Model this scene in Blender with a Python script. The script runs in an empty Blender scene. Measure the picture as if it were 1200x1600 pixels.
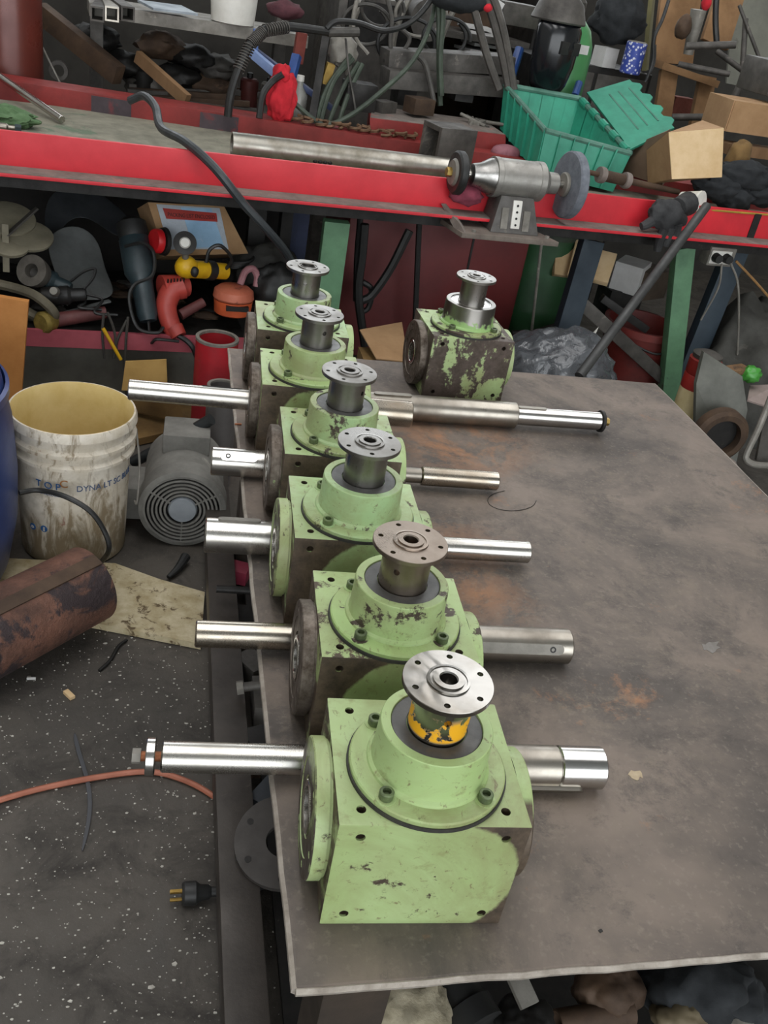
import bpy, bmesh, math, random
from mathutils import Vector, Matrix, noise, Euler

# ------------------------------------------------------------------ camera, world, lights, exposure
scene = bpy.context.scene
COL = scene.collection
R_ = math.radians
TABLE_Z = 0.62
F_PX = 1461.75
PITCH, ROLL, YAW = R_(30.666), R_(10.7735), R_(-15.905)
CAM = Vector((-0.1552, -0.5343, 0.8922 + TABLE_Z))
_r = Vector((1, 0, 0)); _f = Vector((0, math.cos(PITCH), -math.sin(PITCH))); _u = Vector((0, math.sin(PITCH), math.cos(PITCH)))
_c, _s = math.cos(ROLL), math.sin(ROLL)
_r, _u = _r * _c + _u * _s, _u * _c - _r * _s
_z = Matrix.Rotation(YAW, 3, 'Z')
RIGHT, UP, FWD = _z @ _r, _z @ _u, _z @ _f
cam_data = bpy.data.cameras.new('camera')
cam_data.sensor_fit = 'HORIZONTAL'; cam_data.sensor_width = 36.0
cam_data.lens = F_PX / 1200 * 36.0
cam_data.clip_start = 0.02
cam = bpy.data.objects.new('camera', cam_data); COL.objects.link(cam)
cam.matrix_world = Matrix.Translation(CAM) @ Matrix((RIGHT, UP, -FWD)).transposed().to_4x4()
scene.camera = cam

world = bpy.data.worlds.new('overcast_daylight'); scene.world = world
world.use_nodes = True
bg = world.node_tree.nodes['Background']
bg.inputs['Color'].default_value = (0.93, 0.97, 1.0, 1)
bg.inputs['Strength'].default_value = 3.2

def area(name, loc, sx, sy, power, rot=(0, 0, 0), color=(1, 1, 1)):
    l = bpy.data.lights.new(name, 'AREA'); l.shape = 'RECTANGLE'; l.size = sx; l.size_y = sy
    l.energy = power; l.color = color
    o = bpy.data.objects.new(name, l); COL.objects.link(o); o.location = loc; o.rotation_euler = rot
    return o
# translucent roof panels in the ceiling
area('roof_panel', (-0.1, 1.1, 3.85), 0.9, 3.4, 44)
area('roof_panel', (2.0, 2.2, 3.85), 1.3, 4.4, 46)
area('roof_panel', (-2.0, 1.6, 3.85), 0.9, 4.4, 32)

vs = scene.view_settings
vs.view_transform = 'Standard'; vs.look = 'None'; vs.gamma = 1.0; vs.use_curve_mapping = False
vs.exposure = 0.27

# ------------------------------------------------------------------ measuring helpers (photo point + a known height / plane -> place)
def ray(x, y): return FWD + RIGHT * ((x - 600) / F_PX) - UP * ((y - 800) / F_PX)
def Pz(x, y, z):
    d = ray(x, y); return CAM + d * ((z - CAM.z) / d.z)
def PY(x, y, Y):
    d = ray(x, y); return CAM + d * ((Y - CAM.y) / d.y)
B0 = Vector((-0.633, 2.429, 0)); BA = R_(6.198)
BE = Vector((math.cos(BA), math.sin(BA), 0)); BN = Vector((-math.sin(BA), math.cos(BA), 0))
def B(u, v, z): return B0 + BE * u + BN * v + Vector((0, 0, z))      # back bench frame
def Pv(x, y, v):
    d = ray(x, y); return CAM + d * (((B0 + BN * v - CAM).dot(BN)) / d.dot(BN))

# ------------------------------------------------------------------ materials
def C(h):
    h = h.lstrip('#'); v = [int(h[i:i + 2], 16) / 255 for i in (0, 2, 4)]
    return tuple((c / 12.92 if c <= 0.04045 else ((c + 0.055) / 1.055) ** 2.4) for c in v) + (1,)
class NT:
    def __init__(s, name):
        s.m = bpy.data.materials.new(name); s.m.use_nodes = True; s.t = s.m.node_tree
        s.b = s.t.nodes['Principled BSDF']
        tc = s.t.nodes.new('ShaderNodeTexCoord'); s.obj = tc.outputs['Object']; s.nrm = tc.outputs['Normal']
        oi = s.t.nodes.new('ShaderNodeObjectInfo')
        mu = s.n('ShaderNodeMath', operation='MULTIPLY'); s.link(oi.outputs['Random'], mu.inputs[0]); mu.inputs[1].default_value = 23.0
        va = s.n('ShaderNodeVectorMath', operation='ADD'); s.link(s.obj, va.inputs[0]); s.link(mu.outputs[0], va.inputs[1])
        s.co = va.outputs[0]
    def n(s, t, **k):
        x = s.t.nodes.new(t)
        for a, b in k.items(): setattr(x, a, b)
        return x
    def link(s, a, b): s.t.links.new(a, b)
    def noise(s, scale, detail=6, rough=0.6, dist=0.0, stretch=None, co=None):
        x = s.n('ShaderNodeTexNoise'); x.inputs['Scale'].default_value = scale; x.inputs['Detail'].default_value = detail
        x.inputs['Roughness'].default_value = rough; x.inputs['Distortion'].default_value = dist
        co = co or s.co
        if stretch:
            mp = s.n('ShaderNodeMapping'); mp.inputs['Scale'].default_value = stretch; s.link(co, mp.inputs[0]); co = mp.outputs[0]
        s.link(co, x.inputs['Vector']); return x.outputs['Fac']
    def ramp(s, fac, a, b, lo=0.0, hi=1.0):
        x = s.n('ShaderNodeMapRange'); x.clamp = True
        x.inputs[1].default_value = a; x.inputs[2].default_value = b; x.inputs[3].default_value = lo; x.inputs[4].default_value = hi
        s.link(fac, x.inputs[0]); return x.outputs[0]
    def mix(s, fac, a, b):
        x = s.n('ShaderNodeMix', data_type='RGBA')
        if isinstance(fac, float): x.inputs[0].default_value = fac
        else: s.link(fac, x.inputs[0])
        for v, i in ((a, 6), (b, 7)):
            if isinstance(v, tuple): x.inputs[i].default_value = v
            else: s.link(v, x.inputs[i])
        return x.outputs[2]
    def math(s, op, a, b=None):
        x = s.n('ShaderNodeMath', operation=op)
        for v, i in ((a, 0), (b, 1)):
            if v is None: continue
            if isinstance(v, (int, float)): x.inputs[i].default_value = v
            else: s.link(v, x.inputs[i])
        return x.outputs[0]
    def fin(s, col, rough, metal=0.0, bump=None, bs=0.1, dist=0.002):
        for v, k in ((col, 'Base Color'), (rough, 'Roughness'), (metal, 'Metallic')):
            if isinstance(v, (tuple, int, float)): s.b.inputs[k].default_value = v
            else: s.link(v, s.b.inputs[k])
        if bump is not None:
            x = s.n('ShaderNodeBump'); x.inputs['Strength'].default_value = bs; x.inputs['Distance'].default_value = dist
            s.link(bump, x.inputs['Height']); s.link(x.outputs[0], s.b.inputs['Normal'])
        return s.m
_mc = {}
def mat(name, c1, c2=None, c3=None, scale=14, rough=0.6, metal=0.0, bump=0.25, patch=0.62, pscale=None, stretch=None, dist=0.002):
    """two-tone noise paint / dirt with optional third-colour patches"""
    if name in _mc: return _mc[name]
    t = NT(name); c1 = C(c1); c2 = C(c2) if c2 else tuple(x * 0.6 for x in c1[:3]) + (1,)
    n1 = t.noise(scale, 7, 0.65, stretch=stretch)
    col = t.mix(t.ramp(n1, 0.32, 0.68), c1, c2)
    if c3:
        n2 = t.noise(pscale or scale * 0.6, 8, 0.7, 0.6)
        col = t.mix(t.ramp(n2, patch, patch + 0.06), col, C(c3))
    n3 = t.noise(scale * 5, 4, 0.7)
    rg = t.ramp(n1, 0.3, 0.7, max(rough - 0.12, 0.03), min(rough + 0.12, 1))
    _mc[name] = t.fin(col, rg, metal, n3, bump, dist)
    return _mc[name]
def steel(name, c='#c6c3bd', rough=0.24, dark='#9a958c', scale=9, stretch=(1, 30, 30)):
    if name in _mc: return _mc[name]
    t = NT(name)
    n = t.noise(scale, 6, 0.6); g = t.noise(40, 3, 0.6, stretch=stretch)
    col = t.mix(t.ramp(n, 0.4, 0.75), C(c), C(dark))
    rg = t.math('ADD', t.ramp(n, 0.3, 0.75, rough * 0.75, rough * 1.5), t.ramp(g, 0.3, 0.7, -0.03, 0.05))
    _mc[name] = t.fin(col, rg, 1.0, g, 0.05, 0.0006)
    return _mc[name]

# ------------------------------------------------------------------ mesh builder
class MB:
    def __init__(s): s.v = []; s.f = []; s.soft = False
    def add(s, vs, fs, M=None):
        k = len(s.v)
        s.v += [(M @ Vector(p)) if M is not None else Vector(p) for p in vs]
        s.f += [tuple(i + k for i in f) for f in fs]; return s
    def box(s, c, size, M=None, taper=1.0):
        x, y, z = (q / 2 for q in size); c = Vector(c); t = taper
        vs = [c + Vector(p) for p in ((-x, -y, -z), (x, -y, -z), (x, y, -z), (-x, y, -z), (-x * t, -y * t, z), (x * t, -y * t, z), (x * t, y * t, z), (-x * t, y * t, z))]
        return s.add(vs, [(3, 2, 1, 0), (4, 5, 6, 7), (0, 1, 5, 4), (1, 2, 6, 5), (2, 3, 7, 6), (3, 0, 4, 7)], M)
    def hexa(s, lo, hi):                       # eight corners: lower ring, upper ring
        return s.add(list(lo) + list(hi), [(3, 2, 1, 0), (4, 5, 6, 7), (0, 1, 5, 4), (1, 2, 6, 5), (2, 3, 7, 6), (3, 0, 4, 7)])
    def slab(s, quad, t):                      # thick panel from four points, thickness vector t
        q = [Vector(p) for p in quad]; t = Vector(t)
        return s.hexa([p - t for p in q], q)
    def prism(s, poly, z0, z1, M=None):
        n = len(poly); vs = [(x, y, z0) for x, y in poly] + [(x, y, z1) for x, y in poly]
        fs = [tuple(range(n - 1, -1, -1)), tuple(range(n, 2 * n))] + [(i, (i + 1) % n, n + (i + 1) % n, n + i) for i in range(n)]
        return s.add(vs, fs, M)
    def lathe(s, prof, n=32, M=None, loop=False, caps=True):
        """profile of (r, z) around Z; ends with r == 0 close to a point, loop joins last to first"""
        vs = []; fs = []; rings = []
        for r, z in prof:
            if r <= 1e-9: rings.append([len(vs)]); vs.append((0, 0, z))
            else:
                rings.append(list(range(len(vs), len(vs) + n)))
                vs += [(r * math.cos(2 * math.pi * i / n), r * math.sin(2 * math.pi * i / n), z) for i in range(n)]
        pairs = list(zip(rings, rings[1:])) + ([(rings[-1], rings[0])] if loop else [])
        for a, b in pairs:
            for i in range(n):
                j = (i + 1) % n
                if len(a) == 1 and len(b) == 1: continue
                if len(a) == 1: fs.append((a[0], b[j], b[i]))
                elif len(b) == 1: fs.append((a[i], a[j], b[0]))
                else: fs.append((a[i], a[j], b[j], b[i]))
        if not loop and caps:
            if len(rings[0]) > 1: fs.append(tuple(reversed(rings[0])))
            if len(rings[-1]) > 1: fs.append(tuple(rings[-1]))
        return s.add(vs, fs, M)
    def cyl(s, a, b, r, r2=None, n=20):
        a, b = Vector(a), Vector(b); d = b - a
        return s.lathe([(r, 0), (r if r2 is None else r2, d.length)], n, axis(a, b))
    def pipe(s, a, b, r, t, n=28):
        a, b = Vector(a), Vector(b); L = (b - a).length
        return s.lathe([(r, 0), (r, L), (r - t, L), (r - t, 0)], n, axis(a, b), loop=True)
    def tube(s, pts, r, n=8, smooth=6):
        pts = [Vector(p) for p in pts]
        if smooth > 1 and len(pts) > 2:
            P = [pts[0] * 2 - pts[1]] + pts + [pts[-1] * 2 - pts[-2]]; out = []
            for i in range(1, len(P) - 2):
                for k in range(smooth):
                    t = k / smooth; a, b, c, d = P[i - 1:i + 3]
                    out.append(0.5 * ((2 * b) + (c - a) * t + (2 * a - 5 * b + 4 * c - d) * t * t + (3 * b - a - 3 * c + d) * t ** 3))
            pts = out + [pts[-1]]
        vs = []; fs = []; m = len(pts); nrm = None
        for i, p in enumerate(pts):
            d = (pts[min(i + 1, m - 1)] - pts[max(i - 1, 0)]).normalized()
            if nrm is None: nrm = d.orthogonal().normalized()
            nrm = (nrm - d * nrm.dot(d)).normalized(); bi = d.cross(nrm)
            rr = r(i / (m - 1)) if callable(r) else r
            vs += [p + (nrm * math.cos(2 * math.pi * k / n) + bi * math.sin(2 * math.pi * k / n)) * rr for k in range(n)]
        for i in range(m - 1):
            for k in range(n):
                fs.append((i * n + k, i * n + (k + 1) % n, (i + 1) * n + (k + 1) % n, (i + 1) * n + k))
        fs += [tuple(range(n - 1, -1, -1)), tuple((m - 1) * n + k for k in range(n))]
        return s.add(vs, fs)
    def blob(s, c, rad, amp=0.2, freq=3.0, seed=0, sub=4, flat=None, M=None):
        """lumpy cloth / bag: displaced icosphere, optionally flattened below z = flat"""
        bm = bmesh.new(); bmesh.ops.create_icosphere(bm, subdivisions=sub, radius=1)
        c = Vector(c); off = Vector((seed * 7.1, seed * 3.3, seed * 1.7)); vs = []
        for v in bm.verts:
            p = v.co.copy()
            k = 1 + amp * noise.noise(p * freq + off) + amp * 0.6 * (1 - 2 * abs(noise.noise(p * freq * 2.1 + off * 2)))
            p = Vector((p.x * rad[0], p.y * rad[1], p.z * rad[2])) * k
            if M is not None: p = M.to_3x3() @ p
            p += c
            if flat is not None and p.z < flat: p.z = flat
            vs.append(p)
        fs = [tuple(v.index for v in f.verts) for f in bm.faces]; bm.free(); s.soft = True
        return s.add(vs, fs)
    def mesh(s, name, bevel=0, smooth=35):
        me = bpy.data.meshes.new(name); me.from_pydata([tuple(v) for v in s.v], [], s.f); me.update()
        if bevel:
            bm = bmesh.new(); bm.from_mesh(me)
            es = [e for e in bm.edges if len(e.link_faces) == 2 and e.calc_face_angle(0) > 0.6]
            bmesh.ops.bevel(bm, geom=es, offset=bevel, segments=2, affect='EDGES', profile=0.7)
            bm.to_mesh(me); bm.free()
        if s.soft: smooth = max(smooth, 75)
        if smooth:
            me.polygons.foreach_set('use_smooth', [True] * len(me.polygons)); me.set_sharp_from_angle(angle=R_(smooth))
        return me
def axis(a, b, up=(0, 0, 1)):
    """matrix whose Z runs from a to b; X is kept level where possible"""
    a, b = Vector(a), Vector(b); z = (b - a).normalized(); up = Vector(up)
    x = up.cross(z)
    if x.length < 1e-4: x = Vector((1, 0, 0))
    x.normalize(); y = z.cross(x)
    return Matrix.Translation(a) @ Matrix((x, y, z)).transposed().to_4x4()
def frame(loc, rz=0, rx=0, ry=0): return Matrix.Translation(loc) @ Euler((rx, ry, rz)).to_matrix().to_4x4()
BM = lambda u, v, z, rz=0: frame(B(u, v, z), BA + rz)

MW = {}
def tag(o, label=None, cat=None, group=None, kind=None):
    for k, v in (('label', label), ('category', cat), ('group', group), ('kind', kind)):
        if v: o[k] = v
    return o
def thing(name, label, cat, M, group=None):
    """Empty at a thing's base; parts are added under it in its local frame"""
    o = bpy.data.objects.new(name, None); COL.objects.link(o); o.empty_display_size = 0.05
    if not isinstance(M, Matrix): M = Matrix.Translation(M)
    o.matrix_world = M; MW[o.name] = M
    return tag(o, label, cat, group)
def link(name, me, m, parent=None):
    o = bpy.data.objects.new(name, me); COL.objects.link(o)
    if not me.materials: me.materials.append(m)
    o.material_slots[0].link = 'OBJECT'; o.material_slots[0].material = m
    if parent is not None: o.parent = parent
    return o
def part(name, mb, m, parent, bevel=0, smooth=35, world=False, label=None):
    """a mesh under a thing (or under a part): geometry in the thing's local frame, or world coordinates"""
    top = parent
    while top.parent: top = top.parent
    if world:
        inv = MW[top.name].inverted() if top.name in MW else Matrix.Translation(-top.location)
        mb.v = [inv @ p for p in mb.v]
    o = link(name, mb.mesh(name, bevel, smooth), m, parent)
    if label: o['label'] = label
    return o
def solo(name, mb, m, label, cat, group=None, bevel=0, smooth=35, kind=None):
    """a thing that is one mesh, given in world coordinates; its origin goes to its base"""
    xs = [p.x for p in mb.v]; ys = [p.y for p in mb.v]; zs = [p.z for p in mb.v]
    c = Vector(((min(xs) + max(xs)) / 2, (min(ys) + max(ys)) / 2, min(zs)))
    mb.v = [p - c for p in mb.v]
    o = link(name, mb.mesh(name, bevel, smooth), m); o.location = c
    return tag(o, label, cat, group, kind)
def boolean(me, cutters):
    """cut the builder meshes out of me"""
    o = bpy.data.objects.new('cut', me); COL.objects.link(o)
    cm = MB()
    for c in cutters: cm.add(c.v, c.f)
    k = bpy.data.objects.new('cutter', cm.mesh('cutter', 0, 0)); COL.objects.link(k)
    md = o.modifiers.new('b', 'BOOLEAN'); md.object = k; md.operation = 'DIFFERENCE'; md.solver = 'EXACT'
    dg = bpy.context.evaluated_depsgraph_get(); r = bpy.data.meshes.new_from_object(o.evaluated_get(dg))
    bpy.data.objects.remove(o); bpy.data.objects.remove(k)
    r.polygons.foreach_set('use_smooth', [True] * len(r.polygons)); r.set_sharp_from_angle(angle=R_(30))
    return r
def text_mesh(s, size, bend=None, depth=0.0005):
    cu = bpy.data.curves.new('txt', 'FONT'); cu.body = s; cu.size = size; cu.extrude = depth
    o = bpy.data.objects.new('txt', cu); COL.objects.link(o)
    dg = bpy.context.evaluated_depsgraph_get(); me = bpy.data.meshes.new_from_object(o.evaluated_get(dg))
    bpy.data.objects.remove(o)
    mb = MB(); mb.add([v.co.copy() for v in me.vertices], [tuple(p.vertices) for p in me.polygons]); return mb

# ------------------------------------------------------------------ shared materials
m_dark = mat('black_oily_steel', '#2b2927', '#191817', '#4a4540', 16, 0.55, 0.4, 0.3)
m_grey = mat('dusty_grey_steel', '#5c5853', '#3d3a37', '#79726a', 12, 0.6, 0.35, 0.3)
m_lgrey = mat('pale_dusty_steel', '#8d8981', '#67635c', '#a49d92', 12, 0.6, 0.3, 0.25)
m_rust = mat('rusty_steel', '#54402f', '#35281f', '#6b5442', 9, 0.75, 0.2, 0.5)
m_rubber = mat('black_rubber', '#262625', '#151515', None, 20, 0.5, 0, 0.15)
m_hose = mat('green_rubber_hose', '#3f4a3d', '#2b332a', None, 20, 0.6, 0, 0.15)
m_cable = mat('grey_cable', '#4b4843', '#32302d', None, 20, 0.6, 0, 0.2)
m_red = mat('red_beam_paint', '#d02733', '#b51f2a', '#8a3f3a', 5, 0.5, 0, 0.15, patch=0.66)
m_reddk = mat('dull_red_paint', '#8e2a27', '#6a211e', '#54403a', 7, 0.6, 0, 0.2, patch=0.63)
m_dust = mat('bench_dust', '#8b8878', '#6b685c', '#5d6b58', 11, 0.9, 0, 0.7, patch=0.6)
m_edge = mat('flange_dust', '#7d736c', '#5e5650', '#8f6a63', 15, 0.85, 0, 0.4)
m_green = mat('green_leg_paint', '#5f8a66', '#48694f', '#3a3f38', 7, 0.6, 0, 0.2, patch=0.6)
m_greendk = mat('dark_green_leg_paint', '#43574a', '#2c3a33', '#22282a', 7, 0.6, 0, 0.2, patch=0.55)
m_wood = mat('plank_wood', '#8a6a4a', '#63492f', '#4a382a', 6, 0.8, 0, 0.4, stretch=(1, 1, 0.2))
m_paleply = mat('pale_wood', '#d8bd95', '#c4a579', '#a98c66', 9, 0.8, 0, 0.3, patch=0.68)
m_card = mat('brown_cardboard', '#a98762', '#8f6f4e', '#6d563e', 7, 0.9, 0, 0.2, patch=0.66)
m_carddk = mat('stained_cardboard', '#7d6136', '#5a4427', '#3d3022', 7, 0.9, 0, 0.3, patch=0.6)
m_white = mat('grimy_white_plastic', '#dcdad3', '#c4c1b8', '#8d877c', 10, 0.45, 0, 0.1, patch=0.68)
m_paper = mat('white_paper', '#c9c8c6', '#b2b0ad', None, 10, 0.9, 0, 0.2)
m_blackcloth = mat('black_cloth', '#25282b', '#17191b', None, 18, 0.95, 0, 0.4)
m_glove = mat('charcoal_glove', '#3a3a3b', '#272728', None, 18, 0.9, 0, 0.4)
m_blue = mat('blue_plastic', '#2d4f8f', '#223d70', None, 12, 0.4, 0, 0.1)
m_bluepaint = mat('blue_steel_paint', '#5471a8', '#31487d', '#2a3350', 8, 0.5, 0.1, 0.2)
m_orange = mat('orange_tool_plastic', '#d9663a', '#b9532f', '#6b3a28', 14, 0.45, 0, 0.15, patch=0.66)
m_redtool = mat('red_tool_plastic', '#b5443a', '#94362f', '#4e2a26', 14, 0.45, 0, 0.15, patch=0.66)
m_yellow = mat('yellow_tool_plastic', '#e2b51f', '#c19413', '#5d4a1c', 16, 0.4, 0, 0.15, patch=0.66)
m_teal = mat('teal_tool_plastic', '#2e3d42', '#1f292d', '#4a5150', 14, 0.45, 0, 0.15)
m_redrag = mat('red_cotton', '#c8202e', '#9b1722', None, 20, 0.95, 0, 0.4)
m_steel = steel('machined_steel'); m_steel2 = steel('worn_machined_steel', '#a39d93', 0.33, '#6f675d')
m_hub = steel('hub_steel', '#999692', 0.3, '#77736d', 14, (30, 30, 1))
m_bright = steel('bright_steel', '#c9c7c4', 0.18, '#aba79f')
m_brass = mat('brass_bolt', '#b79a5a', '#8a6f38', None, 20, 0.4, 0.9, 0.1)
m_copper = mat('rusty_thread', '#9a5f3c', '#6f4229', None, 30, 0.6, 0.5, 0.2)

# ------------------------------------------------------------------ the room
t = NT('shop_floor')
n1 = t.noise(2.2, 8, 0.65); n2 = t.noise(9, 8, 0.7, 0.5); n3 = t.noise(160, 3, 0.6); n4 = t.noise(60, 5, 0.7)
col = t.mix(t.ramp(n1, 0.35, 0.65), C('#514b44'), C('#3d3934'))
col = t.mix(t.ramp(n2, 0.48, 0.68), col, C('#332f2b'))
col = t.mix(t.ramp(n3, 0.66, 0.74, 0, 0.55), col, C('#8d8a84'))
m_floor = t.fin(col, t.ramp(n2, 0.3, 0.7, 0.55, 0.85), 0.0, n4, 0.5, 0.003)
m_wall = mat('grimy_wall', '#3d3a35', '#292724', '#4a463f', 3, 0.9, 0, 0.2)
m_ceil = mat('roof_sheet', '#8a8c8a', '#777977', None, 3, 0.8, 0, 0.1)
def struct(name, mb, m):
    o = solo(name, mb, m, None, None, smooth=0); o['kind'] = 'structure'; return o
struct('floor', MB().box((1.0, 1.2, -0.05), (9, 12, 0.1)), m_floor)
struct('ceiling', MB().box((1.0, 1.2, 4.05), (9, 12, 0.1)), m_ceil)
struct('wall_back', MB().box((0, 0.06, 0.8), (8.6, 0.12, 1.6), BM(1.5, 2.35, 0)), m_wall)
for k_ in range(6):      # unseen clerestory openings, added so hub tops mirror daylight; mullions only
    w_ = struct('added_window_%d' % (k_ + 1), MB().box((-4.2 + 1.45 * k_, 0.06, 2.8), (0.07, 0.08, 2.4), BM(1.5, 2.35, 0)).box((-4.2 + 1.45 * k_ + 0.725, 0.06, 1.63), (1.36, 0.10, 0.06), BM(1.5, 2.35, 0)), m_ceil)
m_wall2 = mat('painted_block_wall', '#a5a39b', '#8f8d85', '#7a7870', 3, 0.9, 0, 0.2)
struct('wall_left', MB().box((-3.45, 1.2, 2.0), (0.1, 12, 4.0)), m_wall2)
struct('wall_right', MB().box((5.45, 1.2, 2.0), (0.1, 12, 4.0)), m_wall2)

# ------------------------------------------------------------------ steel work table
t = NT('table_plate')
n1 = t.noise(3.2, 9, 0.68, 0.4, co=t.obj); n2 = t.noise(6.5, 10, 0.76, 0.3, co=t.obj); n3 = t.noise(2.3, 6, 0.6, 0.3, co=t.obj)
n4 = t.noise(120, 4, 0.6, co=t.obj); n5 = t.noise(20, 8, 0.78, 0.2, co=t.obj)
col = t.mix(t.ramp(n1, 0.40, 0.60), C('#776a60'), C('#544d48'))
col = t.mix(t.ramp(n5, 0.52, 0.68, 0, 0.75), col, C('#766a5e'))
n6 = t.noise(11, 10, 0.78, 0.25, co=t.obj); col = t.mix(t.ramp(n6, 0.52, 0.64, 0, 0.7), col, C('#443e3a'))
sx = t.n('ShaderNodeSeparateXYZ'); t.link(t.obj, sx.inputs[0])
def near(cx, cy, r0, r1):
    dx = t.math('SUBTRACT', sx.outputs[0], cx); dy = t.math('SUBTRACT', sx.outputs[1], cy)
    d = t.math('SQRT', t.math('ADD', t.math('MULTIPLY', dx, dx), t.math('MULTIPLY', dy, dy)))
    return t.ramp(t.math('ADD', d, t.math('MULTIPLY', t.math('SUBTRACT', n2, 0.5), 0.5)), r0, r1, 1, 0)
rustm = t.math('MAXIMUM', near(-0.10, 0.39, 0.07, 0.19), t.math('MAXIMUM', near(-0.205, -0.03, 0.03, 0.12), near(-0.2, -0.16, 0.02, 0.11)))
rustm = t.math('MULTIPLY', rustm, t.ramp(n2, 0.42, 0.56))
rustm = t.math('MAXIMUM', rustm, t.ramp(n2, 0.60, 0.70, 0, 0.75))
col = t.mix(rustm, col, C('#9a6f50'))
col = t.mix(t.ramp(n3, 0.50, 0.66, 0, 0.65), col, C('#403b38'))
col = t.mix(t.ramp(n4, 0.56, 0.72, 0, 0.4), col, C('#857a6f'))
m_table = t.fin(col, t.ramp(n1, 0.3, 0.7, 0.55, 0.75), 0.1, n4, 0.3, 0.0012)
m_tedge = mat('flame_cut_edge', '#a79f95', '#857c72', '#6b6159', 30, 0.7, 0.3, 0.6)
TW, TD = 1.158, 1.648
tb = thing('work_table', 'steel plate work table carrying the row of green gearboxes', 'table', Vector((TW / 2, TD / 2, 0)))
top = MB()
# plate outline with a slightly ragged flame-cut edge
random.seed(3); ol = []
def edge(a, b, n):
    a, b = Vector(a), Vector(b)
    for i in range(n):
        p = a.lerp(b, i / n); q = Vector((b.y - a.y, a.x - b.x)).normalized() * random.uniform(-0.0011, 0.0011)
        ol.append((p.x + q.x - TW / 2, p.y + q.y - TD / 2))
edge((0, 0), (TW, 0), 34); edge((TW, 0), (TW, TD), 20); edge((TW, TD), (0, TD), 20); edge((0, TD), (0, 0), 36)
plate = part('table_top', MB().prism(ol, TABLE_Z - 0.016, TABLE_Z), m_table, tb, bevel=0.0025, smooth=0)
part('edge_bead', MB().tube([(x, y, TABLE_Z - 0.0055) for x, y in ol] + [(*ol[0], TABLE_Z - 0.0055)], 0.0052, 6, 1), m_tedge, plate, label='pale flame-cut edge')
for sx_, sy_ in ((-1, -1), (1, -1), (1, 1), (-1, 1)):
    lg = MB().box((sx_ * (TW / 2 - 0.09), sy_ * (TD / 2 - 0.10), TABLE_Z / 2 - 0.012), (0.08, 0.08, TABLE_Z - 0.024))
    part('leg', lg, mat('oily_brown_leg', '#41372e', '#2e2721', '#5f5446', 9, 0.6, 0.2, 0.3), tb, bevel=0.004)
for sx_ in (-1, 1):
    part('side_rail', MB().box((sx_ * (TW / 2 - 0.045) if sx_ > 0 else -TW / 2 + 0.008, 0.05, 0.095), (0.068, TD + 0.35, 0.07)), mat('dark_oiled_rail', '#4a443f', '#37322e', '#625a52', 10, 0.5, 0.3, 0.3), tb, bevel=0.004)
for y_ in (-0.62, 0.0, 0.62):
    part('cross_rail', MB().box((0, y_, 0.055), (TW - 0.1, 0.06, 0.02)), m_rust, tb, bevel=0.003)
part('lower_shelf', MB().box((0.02, 0.03, 0.071), (TW - 0.1, TD - 0.1, 0.012)), m_dark, tb)
for x_ in (0.02, 0.55, 1.08):
    part('stiffener', MB().box((x_ - TW / 2 + 0.02, 0, TABLE_Z - 0.041), (0.04, TD - 0.08, 0.05)), m_rust, tb)

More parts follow.
